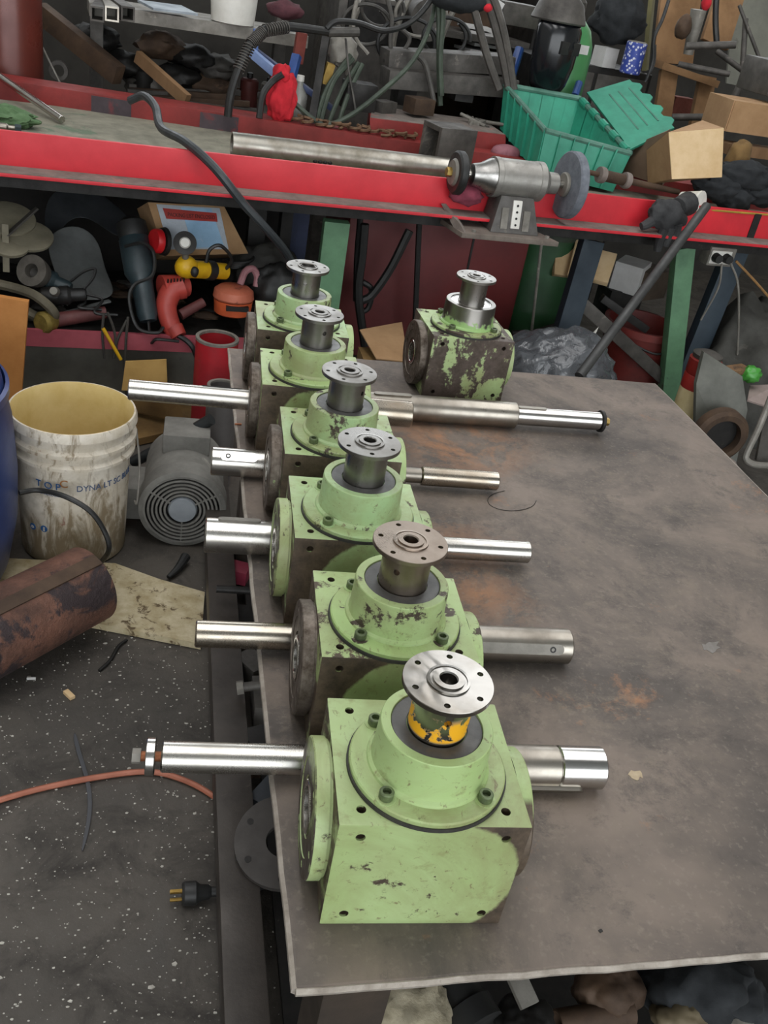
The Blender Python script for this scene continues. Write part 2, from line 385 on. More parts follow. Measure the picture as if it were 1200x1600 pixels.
# ------------------------------------------------------------------ gearboxes
GW, GD, GH = 0.200, 0.180, 0.157
def gear_paint(name, worn=0.62, front_dark=True, face_r=0.088, cx=0.012, tint='#98ae73', stretch=None, bare='#655748', front_worn=0.63, side_bare=True):
    t = NT(name)
    sx = t.n('ShaderNodeSeparateXYZ'); t.link(t.obj, sx.inputs[0]); nx = t.n('ShaderNodeSeparateXYZ'); t.link(t.nrm, nx.inputs[0])
    n1 = t.noise(14, 8, 0.7, 0.4, stretch=stretch); n2 = t.noise(45, 6, 0.7); n3 = t.noise(7, 5, 0.6)
    paint = t.mix(t.ramp(n3, 0.35, 0.68), C(tint), C('#a2b580'))
    paint = t.mix(t.ramp(n2, 0.56, 0.68, 0, 0.6), paint, C('#7f8353'))
    n4 = t.noise(4.5, 7, 0.7, 0.6); paint = t.mix(t.ramp(n4, 0.44, 0.62, 0, 0.75), paint, C('#84865a'))
    n5 = t.noise(90, 5, 0.75, 0.5, stretch=(1, 0.35, 1)); paint = t.mix(t.ramp(n5, 0.60, 0.67, 0, 0.8), paint, C('#6b5d41'))
    metal = t.mix(t.ramp(n2, 0.35, 0.65), C(bare), C('#453b32'))
    front = t.ramp(t.math('MULTIPLY', nx.outputs[1], -1.0), 0.5, 0.6)
    side = t.ramp(t.math('MULTIPLY', nx.outputs[0], -1.0), 0.5, 0.6)
    wear = t.ramp(t.math('ADD', n1, t.math('MULTIPLY', t.math('SUBTRACT', n2, 0.5), 0.35)), worn, worn + 0.035)
    dx = t.math('SUBTRACT', sx.outputs[0], cx); dz = t.math('SUBTRACT', sx.outputs[2], 0.072)
    d = t.math('SQRT', t.math('ADD', t.math('MULTIPLY', dx, dx), t.math('MULTIPLY', dz, dz)))
    ring = t.ramp(t.math('ADD', d, t.math('MULTIPLY', t.math('SUBTRACT', n1, 0.5), 0.022)), face_r, face_r + 0.004)
    if front_dark == 'right': ring = t.math('MULTIPLY', ring, t.ramp(t.math('ADD', sx.outputs[0], t.math('MULTIPLY', n1, 0.08)), 0.035, 0.06))
    fw = t.ramp(t.math('ADD', n1, t.math('MULTIPLY', t.math('SUBTRACT', n2, 0.5), 0.5)), front_worn, front_worn + 0.04)
    fr = t.math('MAXIMUM', ring, fw) if front_dark else fw
    if side_bare:      # tapped holes take the darker metal colour inside
        ins = t.math('MAXIMUM', t.math('MAXIMUM', t.math('SUBTRACT', t.math('ABSOLUTE', sx.outputs[0]), GW / 2 - 0.0025), t.math('SUBTRACT', t.math('ABSOLUTE', sx.outputs[1]), GD / 2 - 0.0025)), t.math('SUBTRACT', sx.outputs[2], GH - 0.0025))
        ins = t.ramp(ins, -0.0003, 0.0, 1, 0)
    else: ins = t.math('ADD', 0.0, 0.0)
    w = t.math('ADD', t.math('MULTIPLY', front, fr), t.math('MULTIPLY', t.math('SUBTRACT', 1.0, front), wear))
    if side_bare: w = t.math('MAXIMUM', w, t.math('MULTIPLY', side, t.ramp(n1, 0.4, 0.5)))
    w = t.math('MAXIMUM', w, ins)
    col = t.mix(w, paint, metal)
    rg = t.math('ADD', t.math('MULTIPLY', w, 0.12), t.ramp(n2, 0.3, 0.7, 0.36, 0.5))
    h = t.math('SUBTRACT', t.math('MULTIPLY', n2, 0.35), w)
    return t.fin(col, rg, t.math('MULTIPLY', w, 0.4 if name != 'cover_bare' else 0.75), h, 0.3 if name != 'cover_bare' else 0.08, 0.001)
# shared meshes: housing with tapped holes, flange, boss, hub, covers, screws
hb = MB().box((0, 0, GH / 2), (GW, GD, GH)).mesh('housing', 0.0022, 0)
hc = []
for sx_ in (-1, 1):
    for sy_ in (-1, 1):
        hc.append(MB().lathe([(0.0052, GH - 0.016), (0.0052, GH + 0.01)], 14, frame((sx_ * 0.076, sy_ * 0.070, 0))))
    for z_ in (0.018, GH - 0.018):
        hc.append(MB().lathe([(0.0052, 0), (0.0052, 0.03)], 14, frame((sx_ * 0.076, -GD / 2 + 0.016, z_), 0, R_(90))))
me_housing = boolean(hb, hc)
T0 = GH
me_flange = MB().lathe([(0.060, T0 - 0.001), (0.0835, T0 - 0.001), (0.0845, T0 + 0.004), (0.0845, T0 + 0.009), (0.083, T0 + 0.0105), (0.062, T0 + 0.0115)], 72).mesh('mounting_flange')
me_groove = MB().lathe([(0.0848, T0), (0.0865, T0), (0.0865, T0 + 0.0045), (0.0848, T0 + 0.0045)], 72, loop=True).mesh('gasket')
BT = T0 + 0.064
me_boss = MB().lathe([(0.0665, T0 + 0.0105), (0.0655, T0 + 0.014), (0.0622, T0 + 0.017), (0.0612, T0 + 0.022), (0.0598, BT - 0.004), (0.0594, BT - 0.001), (0.0586, BT), (0.0490, BT), (0.0482, BT - 0.004), (0.030, BT - 0.004), (0.030, T0 + 0.0105)], 64, loop=True).mesh('boss', 0, 28)
me_seal = MB().lathe([(0.0479, BT - 0.006), (0.0479, BT - 0.0015), (0.046, BT - 0.0008), (0.036, BT - 0.0016), (0.0325, BT - 0.0016), (0.0318, BT - 0.006)], 56, loop=True).mesh('shaft_seal')
HT = T0 + 0.1245
def hub_mesh(bore, name):
    pr = [(0.0312, BT - 0.006), (0.0312, BT + 0.003), (0.0308, HT - 0.013), (0.0318, HT - 0.009), (0.045, HT - 0.0075), (0.0467, HT - 0.0068), (0.047, HT - 0.0015), (0.0465, HT - 0.0008), (0.0225, HT - 0.0008), (0.0222, HT + 0.0012), (0.0195, HT + 0.0014), (0.0193, HT + 0.0002), (0.0165, HT + 0.0002), (0.0163, HT + 0.0024), (bore + 0.0012, HT + 0.0024), (bore, HT + 0.001), (bore, HT - 0.025), (0, HT - 0.027)]
    cut = [MB().lathe([(0.0034, HT - 0.02), (0.0034, HT + 0.01)], 12, frame((0.0375 * math.cos(a), 0.0375 * math.sin(a), 0))) for a in [R_(18 + 60 * k) for k in range(6)]]
    cut.append(MB().lathe([(0.0042, 0), (0.0042, 0.02)], 12, frame((0, -0.020, T0 + 0.094), 0, R_(90))))
    m = MB(); m.lathe([(0, BT - 0.006)] + pr, 64)
    return boolean(m.mesh(name, 0, 0), cut)
me_hub = hub_mesh(0.0088, 'output_hub'); me_hub_wide = hub_mesh(0.0142, 'output_hub')
me_hubbolt = MB().lathe([(0.0, 0), (0.0068, 0.0), (0.0078, 0.0015), (0.0078, 0.009), (0.007, 0.0099), (0.0046, 0.0099), (0.0043, 0.004), (0, 0.004)], 16).mesh('cap_screw', 0, 40)
me_washer = MB().lathe([(0.004, 0), (0.0112, 0), (0.0112, 0.0018), (0.004, 0.0018)], 18, loop=True).mesh('washer')
XM = frame((-GW / 2, 0, 0.079), 0, 0, R_(-90))        # local Z -> -X of the box
XP = frame((GW / 2, 0, 0.079), 0, 0, R_(90))
cov = [(0.030, -0.001), (0.0735, -0.001), (0.0735, 0.003), (0.0765, 0.0035), (0.0765, 0.0175), (0.0752, 0.019), (0.054, 0.0195), (0.0535, 0.0182), (0.034, 0.0182), (0.0335, 0.0165), (0.030, 0.0165)]
me_cover_l = boolean(MB().lathe(cov, 72, XM, loop=True).mesh('side_cover', 0, 0), [MB().lathe([(0.004, 0.010), (0.004, 0.03)], 10, XM @ frame((0.064 * math.cos(a), 0.064 * math.sin(a), 0))) for a in [R_(30 + 60 * k) for k in range(6)]])
me_cover_r = MB().lathe([(r * 0.93 if r > 0.05 else r, z) for r, z in cov], 72, XP, loop=True).mesh('side_cover', 0, 28)
slv = [(0.0222, -0.001), (0.0295, -0.001), (0.0295, 0.0185), (0.0285, 0.0195), (0.0232, 0.0195), (0.0222, 0.0185)]
me_sleeve_l = MB().lathe(slv, 48, XM, loop=True).mesh('bore_sleeve'); me_sleeve_r = MB().lathe(slv, 48, XP, loop=True).mesh('bore_sleeve')
me_boredark = MB().lathe([(0, -0.002), (0.0221, -0.002), (0.0221, -0.0005), (0, -0.0005)], 32, XM).mesh('bore_shadow')  # dark disc paints the shade inside the empty bore

paint_a = gear_paint('gear_paint_clean', 0.635, 'right', 0.086, 0.014)
paint_b = gear_paint('gear_paint_scuffed', 0.555, True, 0.084, 0.02)
paint_c = gear_paint('gear_paint_mint', 0.62, True, 0.084, 0.03, '#9cbb88')
paint_d = gear_paint('gear_paint_mid', 0.61, True, 0.078, 0.034, '#98b582')
paint_w = gear_paint('gear_paint_stripped', 0.50, False, 0.08, 0, '#9ab078', (1, 1, 0.45), '#5b4f49', 0.48)
cover_dark = gear_paint('cover_bare', 0.30, False, 0.01, 0, '#93a873', None, '#786f66', 0.3)
cover_green = gear_paint('cover_painted', 0.60, False, 0.01, 0, '#a0b57c', None, '#565048', 0.6)
m_gasket = mat('dark_gasket', '#3b3934', '#262522', None, 30, 0.7, 0.2, 0.3)
m_sealm = mat('grey_seal', '#5b5a58', '#484746', None, 30, 0.42, 0.3, 0.1)
m_screw = mat('green_smeared_screw', '#6f7f55', '#4a5040', '#2b2925', 60, 0.45, 0.4, 0.2)
m_bdark = mat('bore_shade_tone', '#4c4844', '#35322f', None, 20, 0.5, 0.6, 0.1)
t = NT('yellow_marked_hub'); sx = t.n('ShaderNodeSeparateXYZ'); t.link(t.obj, sx.inputs[0])
n1 = t.noise(32, 6, 0.65, 0.5); n2 = t.noise(14, 5, 0.6)
zone = t.math('MULTIPLY', t.ramp(sx.outputs[2], HT - 0.026, HT - 0.034), t.ramp(sx.outputs[2], BT + 0.001, BT + 0.004))
ym = t.math('MULTIPLY', zone, t.ramp(t.math('ADD', n1, t.ramp(sx.outputs[2], BT + 0.012, BT + 0.03, 0.09, -0.02)), 0.5, 0.53))
m_hubyel = t.fin(t.mix(ym, t.mix(t.ramp(n2, 0.4, 0.7), C('#a3a19d'), C('#857f76')), C('#e0a419')), t.ramp(ym, 0, 1, 0.22, 0.5), t.math('SUBTRACT', 1.0, ym), t.noise(26, 1, 0.4, 0.8), 0.35, 0.004)
m_hubbrown = steel('tan_hub_steel', '#a4978b', 0.3, '#82756a', 14, (30, 30, 1))
m_hubdark = steel('darker_hub_steel', '#928f8b', 0.34, '#716d67', 14, (30, 30, 1))
t = NT('bare_boss'); n1 = t.noise(17, 7, 0.7, 0.4); sx = t.n('ShaderNodeSeparateXYZ'); t.link(t.obj, sx.inputs[0])
pm = t.ramp(t.math('ADD', n1, t.ramp(sx.outputs[2], T0 + 0.01, T0 + 0.062, 0.12, -0.14)), 0.48, 0.53)
m_bossbare = t.fin(t.mix(pm, C('#8a8782'), C('#87a866')), t.ramp(pm, 0, 1, 0.28, 0.5), t.math('SUBTRACT', 1.0, pm), n1, 0.1, 0.001)

def round_paint(worn, tint, k): return gear_paint('boss_paint_' + k, worn, False, 0.08, 0, tint, None, '#5a5048', worn, False)
BOSS = {paint_a.name: round_paint(0.645, '#9ab374', 'clean'), paint_b.name: round_paint(0.595, '#9ab374', 'scuffed'), paint_c.name: round_paint(0.62, '#9cbb88', 'mint'), paint_d.name: round_paint(0.60, '#98b582', 'mid'), paint_w.name: round_paint(0.5, '#9ab078', 'stripped')}
GB = [  # x, y, yaw, paint, hub material, hub mesh, left cover, boss paint, hub turn, label
    (0.137, 0.153, -3.57, paint_a, m_hubyel, me_hub, cover_green, None, 0, 'green gearbox with yellow paint smeared on its hub stem, at the table corner'),
    (0.150, 0.404, -3.05, paint_b, m_hubbrown, me_hub, cover_dark, None, -32, 'scuffed green gearbox with brown-tinged hub, second from the table corner'),
    (0.142, 0.663, -2.37, paint_c, m_hub, me_hub, cover_green, None, 70, 'light green gearbox with half-painted side cover, third from the table corner'),
    (0.150, 0.915, -2.23, paint_d, m_hubdark, me_hub, cover_dark, None, 50, 'green gearbox with plain dark hub stem, fourth from the table corner'),
    (0.132, 1.185, -2.45, paint_b, m_hubdark, me_hub, cover_dark, None, 20, 'green gearbox with a shaft through its bore, fifth from the table corner'),
    (0.141, 1.470, -1.99, paint_d, m_hub, me_hub_wide, cover_dark, None, -10, 'green gearbox with wide-bored hub, last in the row at the bench end'),
    (0.543, 1.530, 1.57, paint_w, m_hub, me_hub, cover_dark, m_bossbare, 60, 'stripped gearbox with bare steel boss, standing apart from the row'),
]
for gi, (x, y, a, pm_, hm, hme, cm_, bm_, turn, lab) in enumerate(GB):
    g = thing('gearbox', lab, 'gearbox', frame((x, y, TABLE_Z), R_(a)), 'right-angle gearboxes on the steel table')
    link('housing', me_housing, pm_, g)
    rp = BOSS[pm_.name]; TOPY = -0.012
    fl = link('mounting_flange', me_flange, rp, g); fl.location.y = TOPY; link('gasket', me_groove, m_gasket, fl)
    for k in range(4):
        an = R_(45 + 90 * k) + R_(0)
        p = Vector((0.0735 * math.cos(an), 0.0735 * math.sin(an), T0 + 0.0105))
        b = link('cap_screw', me_hubbolt, m_screw, fl); b.location = p; b.rotation_euler.z = k
        w = link('washer', me_washer, rp, fl); w.location = p - Vector((0, 0, 0.0008))
    bo = link('boss', me_boss, bm_ or rp, g); bo.location.y = TOPY; link('shaft_seal', me_seal, m_bright if bm_ else m_sealm, bo)
    h = link('output_hub', hme, hm, g); h.rotation_euler.z = R_(turn); h.location.y = TOPY
    cl = link('side_cover', me_cover_l, cm_, g); link('bore_sleeve', me_sleeve_l, m_steel, cl)
    if gi != 4: link('bore_shade', me_boredark, m_bdark, cl)
    cr = link('side_cover', me_cover_r, pm_ if gi in (0, 2) else cover_green, g); link('bore_sleeve', me_sleeve_r, m_steel, cr)

# ------------------------------------------------------------------ stepped shafts lying between the gearboxes
def shaft(label, A, Bp, steps, m, extra=None):
    """A -> Bp along the shaft axis; steps = [(from, to, radius, material)] in metres from A"""
    A, Bp = Vector(A), Vector(Bp); M = axis(A, Bp)
    s = thing('steel_shaft', label, 'shaft', M, 'machined steel shafts on the work table')
    for k, (s0, s1, r, mm) in enumerate(steps):
        c = min(0.002, r * 0.1)
        part('shaft_body' if k == 0 else 'shaft_journal', MB().lathe([(0, s0), (r - c, s0), (r, s0 + c), (r, s1 - c), (r - c, s1), (0, s1)], 48), mm, s, smooth=30)
    return s
def key(s, s0, s1, r, ang, w=0.012, h=0.004, m=None, screw=None):
    """round-ended key on the shaft flank at angle ang (0 = up, + = towards the near side)"""
    Mk = Matrix.Rotation(ang, 4, 'Z') @ frame((0, r - 0.0028, 0))
    pl = []
    for i in range(9): an = math.pi + math.pi * i / 8; pl.append((w / 2 * math.cos(an), s0 + w / 2 + w / 2 * math.sin(an)))
    for i in range(9): an = math.pi * i / 8; pl.append((w / 2 * math.cos(an), s1 - w / 2 + w / 2 * math.sin(an)))
    Q = Mk @ Matrix(((1, 0, 0, 0), (0, 0, 1, 0), (0, -1, 0, 0), (0, 0, 0, 1))).inverted() if False else Mk @ Matrix(((1, 0, 0, 0), (0, 0, 1, 0), (0, 1, 0, 0), (0, 0, 0, 1)))
    k = part('shaft_key', MB().prism(pl, 0, 0.0028 + h), m or m_steel2, s, smooth=0)
    k.data.transform(Q); k.data.flip_normals()
    if screw is not None:
        q = part('key_screw', MB().lathe([(0.0048, 0.0028 + h - 0.002), (0.0048, 0.0028 + h + 0.0006), (0.0026, 0.0028 + h + 0.0006), (0.0026, 0.0028 + h - 0.001), (0, 0.0028 + h - 0.001)], 14, frame((0, screw, 0))), m_dark, k)
        q.data.transform(Q); q.data.flip_normals()
def end_bolt(s, at, dirn, rw, tw, gap, m_w, m_b, m_t):
    """retaining washer, thread and hex bolt on a shaft end"""
    w0 = at + dirn * gap; w1 = w0 + dirn * tw; a, b = sorted((w0, w1))
    part('end_washer', MB().lathe([(0.006, a), (rw - 0.001, a), (rw, a + 0.001), (rw, b - 0.001), (rw - 0.001, b), (0.006, b)], 40, loop=True), m_w, s)
    q0, q1 = sorted((at - dirn * 0.003, w1 + dirn * 0.008))
    part('bolt_thread', MB().lathe([(0, q0), (0.006, q0), (0.006, q1), (0, q1)], 16), m_t, s)
    h0, h1 = sorted((w1 + dirn * 0.006, w1 + dirn * 0.016))
    part('bolt_head', MB().lathe([(0, h0), (0.0095, h0), (0.0095, h1), (0, h1)], 6), m_b, s, smooth=0)
def ends(a, b, za, zb): return Pz(*a, TABLE_Z + za), Pz(*b, TABLE_Z + zb)
UPY = Vector((0, 0.008, 0))
A, Q = ends((252, 1190), (942, 1207), .0275, .0275); A, Q = A + UPY, Q + UPY; L = (Q - A).length
s = shaft('polished shaft with a washer and bolt on its end, behind the corner gearbox', A, Q, [(0, L * 0.69, 0.0188, m_steel), (L * 0.69, L - 0.062, 0.0272, m_steel2), (L - 0.062, L, 0.0276, m_bright)], m_steel)
end_bolt(s, 0, -1, 0.0225, 0.011, 0.007, m_bright, m_lgrey, m_copper)
key(s, L * 0.7, L - 0.03, 0.0272, R_(118), 0.012, 0.005)
A, Q = ends((305, 990), (887, 1010), .027, .027); L = (Q - A).length
s = shaft('shaft with a long screwed key on its thick end, behind the second gearbox', A, Q, [(0, L * 0.655, 0.0195, steel('warm_machined_steel', '#b3aca0', 0.22, '#8f8271')), (L * 0.655, L, 0.0272, m_steel2)], m_steel)
key(s, L * 0.67, L - 0.018, 0.0272, R_(62), 0.016, 0.003, m_lgrey, L - 0.036)
A, Q = ends((320, 840), (828, 867), .029, .029); A, Q = A + UPY, Q + UPY; L = (Q - A).length
s = shaft('shaft with a torn keyway on its thick end, behind the third gearbox', A, Q, [(0, L * 0.21, 0.0292, m_steel), (L * 0.21, L, 0.0192, m_steel)], m_steel)
key(s, 0.02, 0.09, 0.0292, R_(-12), 0.014, 0.002, m_lgrey)
A, Q = ends((330, 725), (780, 757), .027, .027); A, Q = A + UPY * 1.6, Q + UPY * 1.6; L = (Q - A).length
s = shaft('shaft with a round-ended bright key near its end, behind the fourth gearbox', A, Q, [(0, L * 0.19, 0.0268, m_steel), (L * 0.19, L * 0.72, 0.015, m_steel2), (L * 0.72, L, 0.0188, steel('warm_machined_steel'))], m_steel)
key(s, 0.016, 0.085, 0.0268, R_(38), 0.019, 0.002, m_bright, 0.03)
gx, gy, ga = GB[4][0], GB[4][1], R_(GB[4][2]); MG = frame((gx, gy, TABLE_Z + 0.079), ga)
A, Q = MG @ Vector((-0.352, 0, 0)), MG @ Vector((0.218, 0, 0)); L = (Q - A).length
s = shaft('slim shaft pushed through the bore of the fifth gearbox', A, Q, [(0, L - 0.09, 0.0205, m_steel), (L - 0.09, L, 0.0272, steel('warm_machined_steel'))], m_steel)
key(s, 0.14, 0.22, 0.0205, R_(-25), 0.01, 0.001, m_dark)
A, Q = ends((560, 632), (936, 658), .0305, .0305); L = (Q - A).length
s = shaft('long thick shaft with a brass-coloured end bolt, in front of the stripped gearbox', A, Q, [(0, L * 0.635, 0.0302, m_steel2), (L * 0.635, L, 0.0215, m_bright)], m_steel)
end_bolt(s, L, 1, 0.026, 0.008, 0.0, m_dark, m_brass, m_dark)
key(s, 0.03, L * 0.2, 0.0302, R_(5), 0.012, 0.003, m_steel2)
key(s, L * 0.64, L * 0.76, 0.0215, R_(5), 0.01, 0.002, m_steel2)

# ------------------------------------------------------------------ back bench: red steel beams with a dusty trough between them
bench = thing('welding_bench', 'long red steel beam bench with a dusty trough, behind the work table', 'bench', BM(1.0, 0, 0))
U0, U1 = -1.5, 3.3
def bbox(u0, u1, v0, v1, z0, z1): return MB().box(((u0 + u1) / 2 - 1.0, (v0 + v1) / 2, (z0 + z1) / 2), (u1 - u0, v1 - v0, z1 - z0))
part('front_beam_web', bbox(U0, U1, 0, 0.014, 0.80, 0.90), m_red, bench, 0.002)
fl_ = part('beam_flange', bbox(U0, U1, -0.085, 0.0, 0.792, 0.802), m_red, bench, 0.002)
part('flange_dust', bbox(U0, U1, -0.083, -0.0005, 0.802, 0.8045), m_edge, fl_)
part('beam_underside', bbox(U0, U1, -0.01, 0.06, 0.745, 0.788), m_dark, bench)
part('trough_plate', bbox(U0, U1, 0.014, 0.80, 0.826, 0.84), m_dust, bench)
rb = MB().hexa([B(-1.5, 1.08, 0.80), B(3.3, 0.26, 0.80), B(3.3, 0.40, 0.80), B(-1.5, 1.22, 0.80)], [B(-1.5, 1.08, 0.90), B(3.3, 0.26, 0.90), B(3.3, 0.40, 0.90), B(-1.5, 1.22, 0.90)])
part('rear_beam', rb, m_reddk, bench, world=True)
for u_ in (0.34, 0.72):
    q = B(u_, 1.08 - (u_ + 1.5) * 0.82 / 4.8, 0.90)
    part('burn_patch', MB().box((0, -0.0012, -0.036), (0.14, 0.0024, 0.06), frame(q, BA - math.atan(0.82 / 4.8))), mat('scorch', '#4d4247', '#3b3438', '#6b3538', 9, 0.8, 0, 0.2, patch=0.55), bench, world=True)
# legs of the bench
def leg(name, a, b, w, d, m):
    part(name, MB().box((0, 0, (b - a).length / 2), (w, d, (b - a).length), axis(a, b, (0, 1, 0))), m, bench, 0.003, world=True)
p = Pv(526, 345, 0.03); leg('leg', B(1.03, 0.03, 0.0), p, 0.085, 0.05, m_green)
q = Pv(1068, 385, 0.02); p = Pv(1042, 640, 0.02); leg('leg', p + (p - q) * 0.35, q, 0.075, 0.05, m_green)
q = Pv(925, 375, 0.12); p = Pv(870, 560, 0.06); leg('brace_leg', p + (p - q) * 0.5, q, 0.085, 0.05, mat('navy_green_leg', '#2f3c46', '#24303a', '#2c4434', 6, 0.6, 0.1, 0.2))
leg('cross_brace', Pv(905, 470, 0.1), Pv(1035, 590, 0.05), 0.05, 0.04, m_grey)
leg('cross_brace', Pv(940, 465, 0.16), Pv(1010, 515, 0.12), 0.03, 0.03, m_dark)
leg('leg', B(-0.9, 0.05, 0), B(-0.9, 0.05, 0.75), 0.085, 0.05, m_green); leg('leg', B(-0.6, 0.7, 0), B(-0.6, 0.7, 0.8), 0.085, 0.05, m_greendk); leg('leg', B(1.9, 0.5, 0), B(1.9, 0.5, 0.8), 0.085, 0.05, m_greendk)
q = Pv(1150, 390, 0.1); leg('leg', Pv(1105, 540, 0.06) + Vector((-0.06, 0, -0.25)), q, 0.09, 0.05, mat('navy_green_leg', '#2f3c46'))
# low tool shelf under the left half of the bench
part('tool_shelf', bbox(-0.9, 0.75, -0.02, 0.62, 0.285, 0.31), m_dark, bench)
part('shelf_lip', bbox(-0.9, 0.75, -0.034, -0.02, 0.262, 0.318), mat('pink_red_paint', '#a8505a', '#8a3c46', '#6d4a48', 7, 0.6, 0, 0.2), bench)
# dark sheet metal screen closing the back of the bench
scr = MB().hexa([B(-1.6, 1.02, 0), B(0.98, 0.66, 0), B(0.98, 0.69, 0), B(-1.6, 1.05, 0)], [B(-1.6, 1.02, 0.8), B(0.98, 0.66, 0.8), B(0.98, 0.69, 0.8), B(-1.6, 1.05, 0.8)])
part('back_sheet', scr, mat('dark_back_sheet', '#2c2927', '#1e1c1b', '#3a332e', 6, 0.8, 0.1, 0.2), bench, world=True)

SH = 0.31   # tool shelf height
def on(x, y, z): return Pz(x, y, z)

# ---- things lying on / standing behind the bench, left
p = B(-0.01, 1.10, 0.0)
s = thing('gas_cylinder', 'brown-red gas cylinder standing behind the bench beside the rusty beam', 'gas cylinder', p)
part('cylinder_body', MB().lathe([(0.10, 0), (0.118, 0.02), (0.118, 1.30), (0.105, 1.38), (0.06, 1.45), (0.035, 1.47)], 40), mat('maroon_cylinder', '#5e2a22', '#4a211b', None, 5, 0.35, 0.1, 0.05), s)
part('cylinder_valve', MB().lathe([(0.03, 1.46), (0.03, 1.52), (0.018, 1.53), (0.018, 1.57)], 16), m_brass, s)
a, b = Pz(-40, 92, 0.93), Pz(97, 187, 0.856)
solo('steel_rod', MB().lathe([(0, 0), (0.0115, 0), (0.0125, 0.001), (0.0125, (b - a).length - 0.001), (0.0115, (b - a).length), (0, (b - a).length)], 24, axis(a, b)), m_bright, 'bright round steel rod lying across the left end of the red bench', 'rod')
solo('green_rag', MB().blob(Pz(8, 183, 0.865), (0.085, 0.05, 0.03), 0.35, 2.6, 4, 4, 0.8405), mat('green_cloth', '#5f7a56', '#45613f', None, 30, 0.95, 0, 0.6), 'crumpled green rag under the bright rod on the bench', 'rag')
s = thing('hose_fitting', 'small plated hose fitting in front of the green rag', 'fitting', Pz(20, 203, 0.852))
part('fitting_body', MB().lathe([(0.010, 0), (0.012, 0.01), (0.012, 0.05), (0.008, 0.055), (0.008, 0.075)], 14, frame((-0.07, 0.012, 0.002), BA, 0, R_(90))), m_steel2, s)
part('hex_nut', MB().lathe([(0.014, 0), (0.014, 0.018)], 6, frame((0.005, 0.012, 0.002), BA, 0, R_(90))), m_teal, s, smooth=0)
a, b = Pv(62, 18, 1.45), Pv(186, 118, 1.15)
solo('rusty_beam', MB().box((0, 0, (b - a).length / 2), (0.05, 0.075, (b - a).length), axis(a, b)), m_rust, 'rusty square beam leaning down behind the brown-red cylinder', 'beam', bevel=0.004)
s = thing('scaffold_clamp', 'dark round clamp with a thin rod behind the bench', 'clamp', Pv(92, 125, 1.2))
part('clamp_ring', MB().lathe([(0.022, -0.012), (0.036, -0.012), (0.036, 0.012), (0.022, 0.012)], 24, frame((0, 0, 0.035), 0, R_(90)), loop=True), m_grey, s)
part('clamp_rod', MB().cyl(Pv(62, 65, 1.18), Pv(95, 132, 1.14), 0.004, n=8), m_lgrey, s, world=True)
a, b = Pv(215, 88, 1.2), Pv(293, 157, 0.98)
solo('timber_offcut', MB().box((0, 0, (b - a).length / 2), (0.026, 0.045, (b - a).length), axis(a, b)), m_wood, 'thin brown timber offcut slanting behind the red bench', 'timber')
for k, (x_, y_) in enumerate(((190, 100), (250, 70), (300, 90), (340, 105), (280, 120), (330, 135), (150, 60), (230, 130))):
    c = Pv(x_, y_, 1.45)
    solo('scrap_lump', MB().blob(c, (0.085, 0.06, 0.045), 0.4, 2.2, 30 + k, 3), (m_dark, m_rust, m_dark, m_grey)[k % 4], 'dark scrap lump heaped in the shade under the high shelf', 'scrap', 'scrap lumps under the high shelf')

# high shelf with square tubes and a white bucket
s = thing('wall_rack', 'dusty steel rack with a grey plank shelf behind the red bench', 'rack', BM(0.7, 1.3, 0))
a, b = Pv(205, 14, 1.2), Pv(540, 52, 1.2)
z_ = 1.135
part('rack_shelf', MB().box((0.0, 0.0, z_), (0.85, 0.30, 0.045)), m_lgrey, s)
for du in (-0.39, 0.36):
    part('rack_post', MB().box((du, 0.1, 0.9), (0.05, 0.05, 1.8)), m_grey, s)
part('rack_shelf', MB().box((0.0, 0.06, 0.78), (0.85, 0.42, 0.03)), m_dark, s)
for k, x_ in enumerate((152, 175, 200)):
    p = Pv(x_, 22, 1.02)
    Mx = frame(p, BA + R_(6 * (k - 1)))
    o = MB(); w = 0.05
    for sz in ((0, w / 2 - .003, w, .006), (0, -w / 2 + .003, w, .006)): o.box((0, 0.25, sz[1]), (w, 0.5, 0.006), Mx)
    for sx_ in (-1, 1): o.box((sx_ * (w / 2 - .003), 0.25, 0), (0.006, 0.5, w - .0125), Mx)
    solo('square_tube', o, m_grey if k != 1 else m_steel2, 'open square steel tube end jutting out beside the high shelf', 'tube', 'square tubes beside the high shelf')
p = Pv(364, 27, 1.2) + Vector((0, 0, 0.0))
p.z = z_ + 0.0225
s = thing('white_pail', 'small white plastic pail on the dusty high shelf', 'bucket', p)
part('pail_body', MB().lathe([(0.075, 0), (0.085, 0.004), (0.098, 0.17), (0.095, 0.17), (0.082, 0.008), (0, 0.008)], 32), m_white, s)
part('pail_rim', MB().lathe([(0.097, 0.16), (0.103, 0.16), (0.103, 0.175), (0.095, 0.175)], 32, loop=True), m_white, s)
solo('rag_roll', MB().blob(Pv(445, 16, 1.12), (0.07, 0.04, 0.03), 0.25, 2, 6, 3, z_ + 0.023), mat('maroon_cloth', '#5b3138', '#41242a', None, 20, 0.95, 0, 0.3), 'small maroon rag on the high shelf beside the white pail', 'rag')
solo('dust_sheet', MB().box((0, 0, 0), (0.18, 0.16, 0.008), frame(Pv(262, 12, 1.15), BA + 0.3, 0.05)), mat('pale_blue_sheet', '#a9b2ba', '#7d868d', '#5b6268', 9, 0.7, 0.2, 0.2), 'pale blue-grey sheet offcut lying on the high shelf', 'sheet')

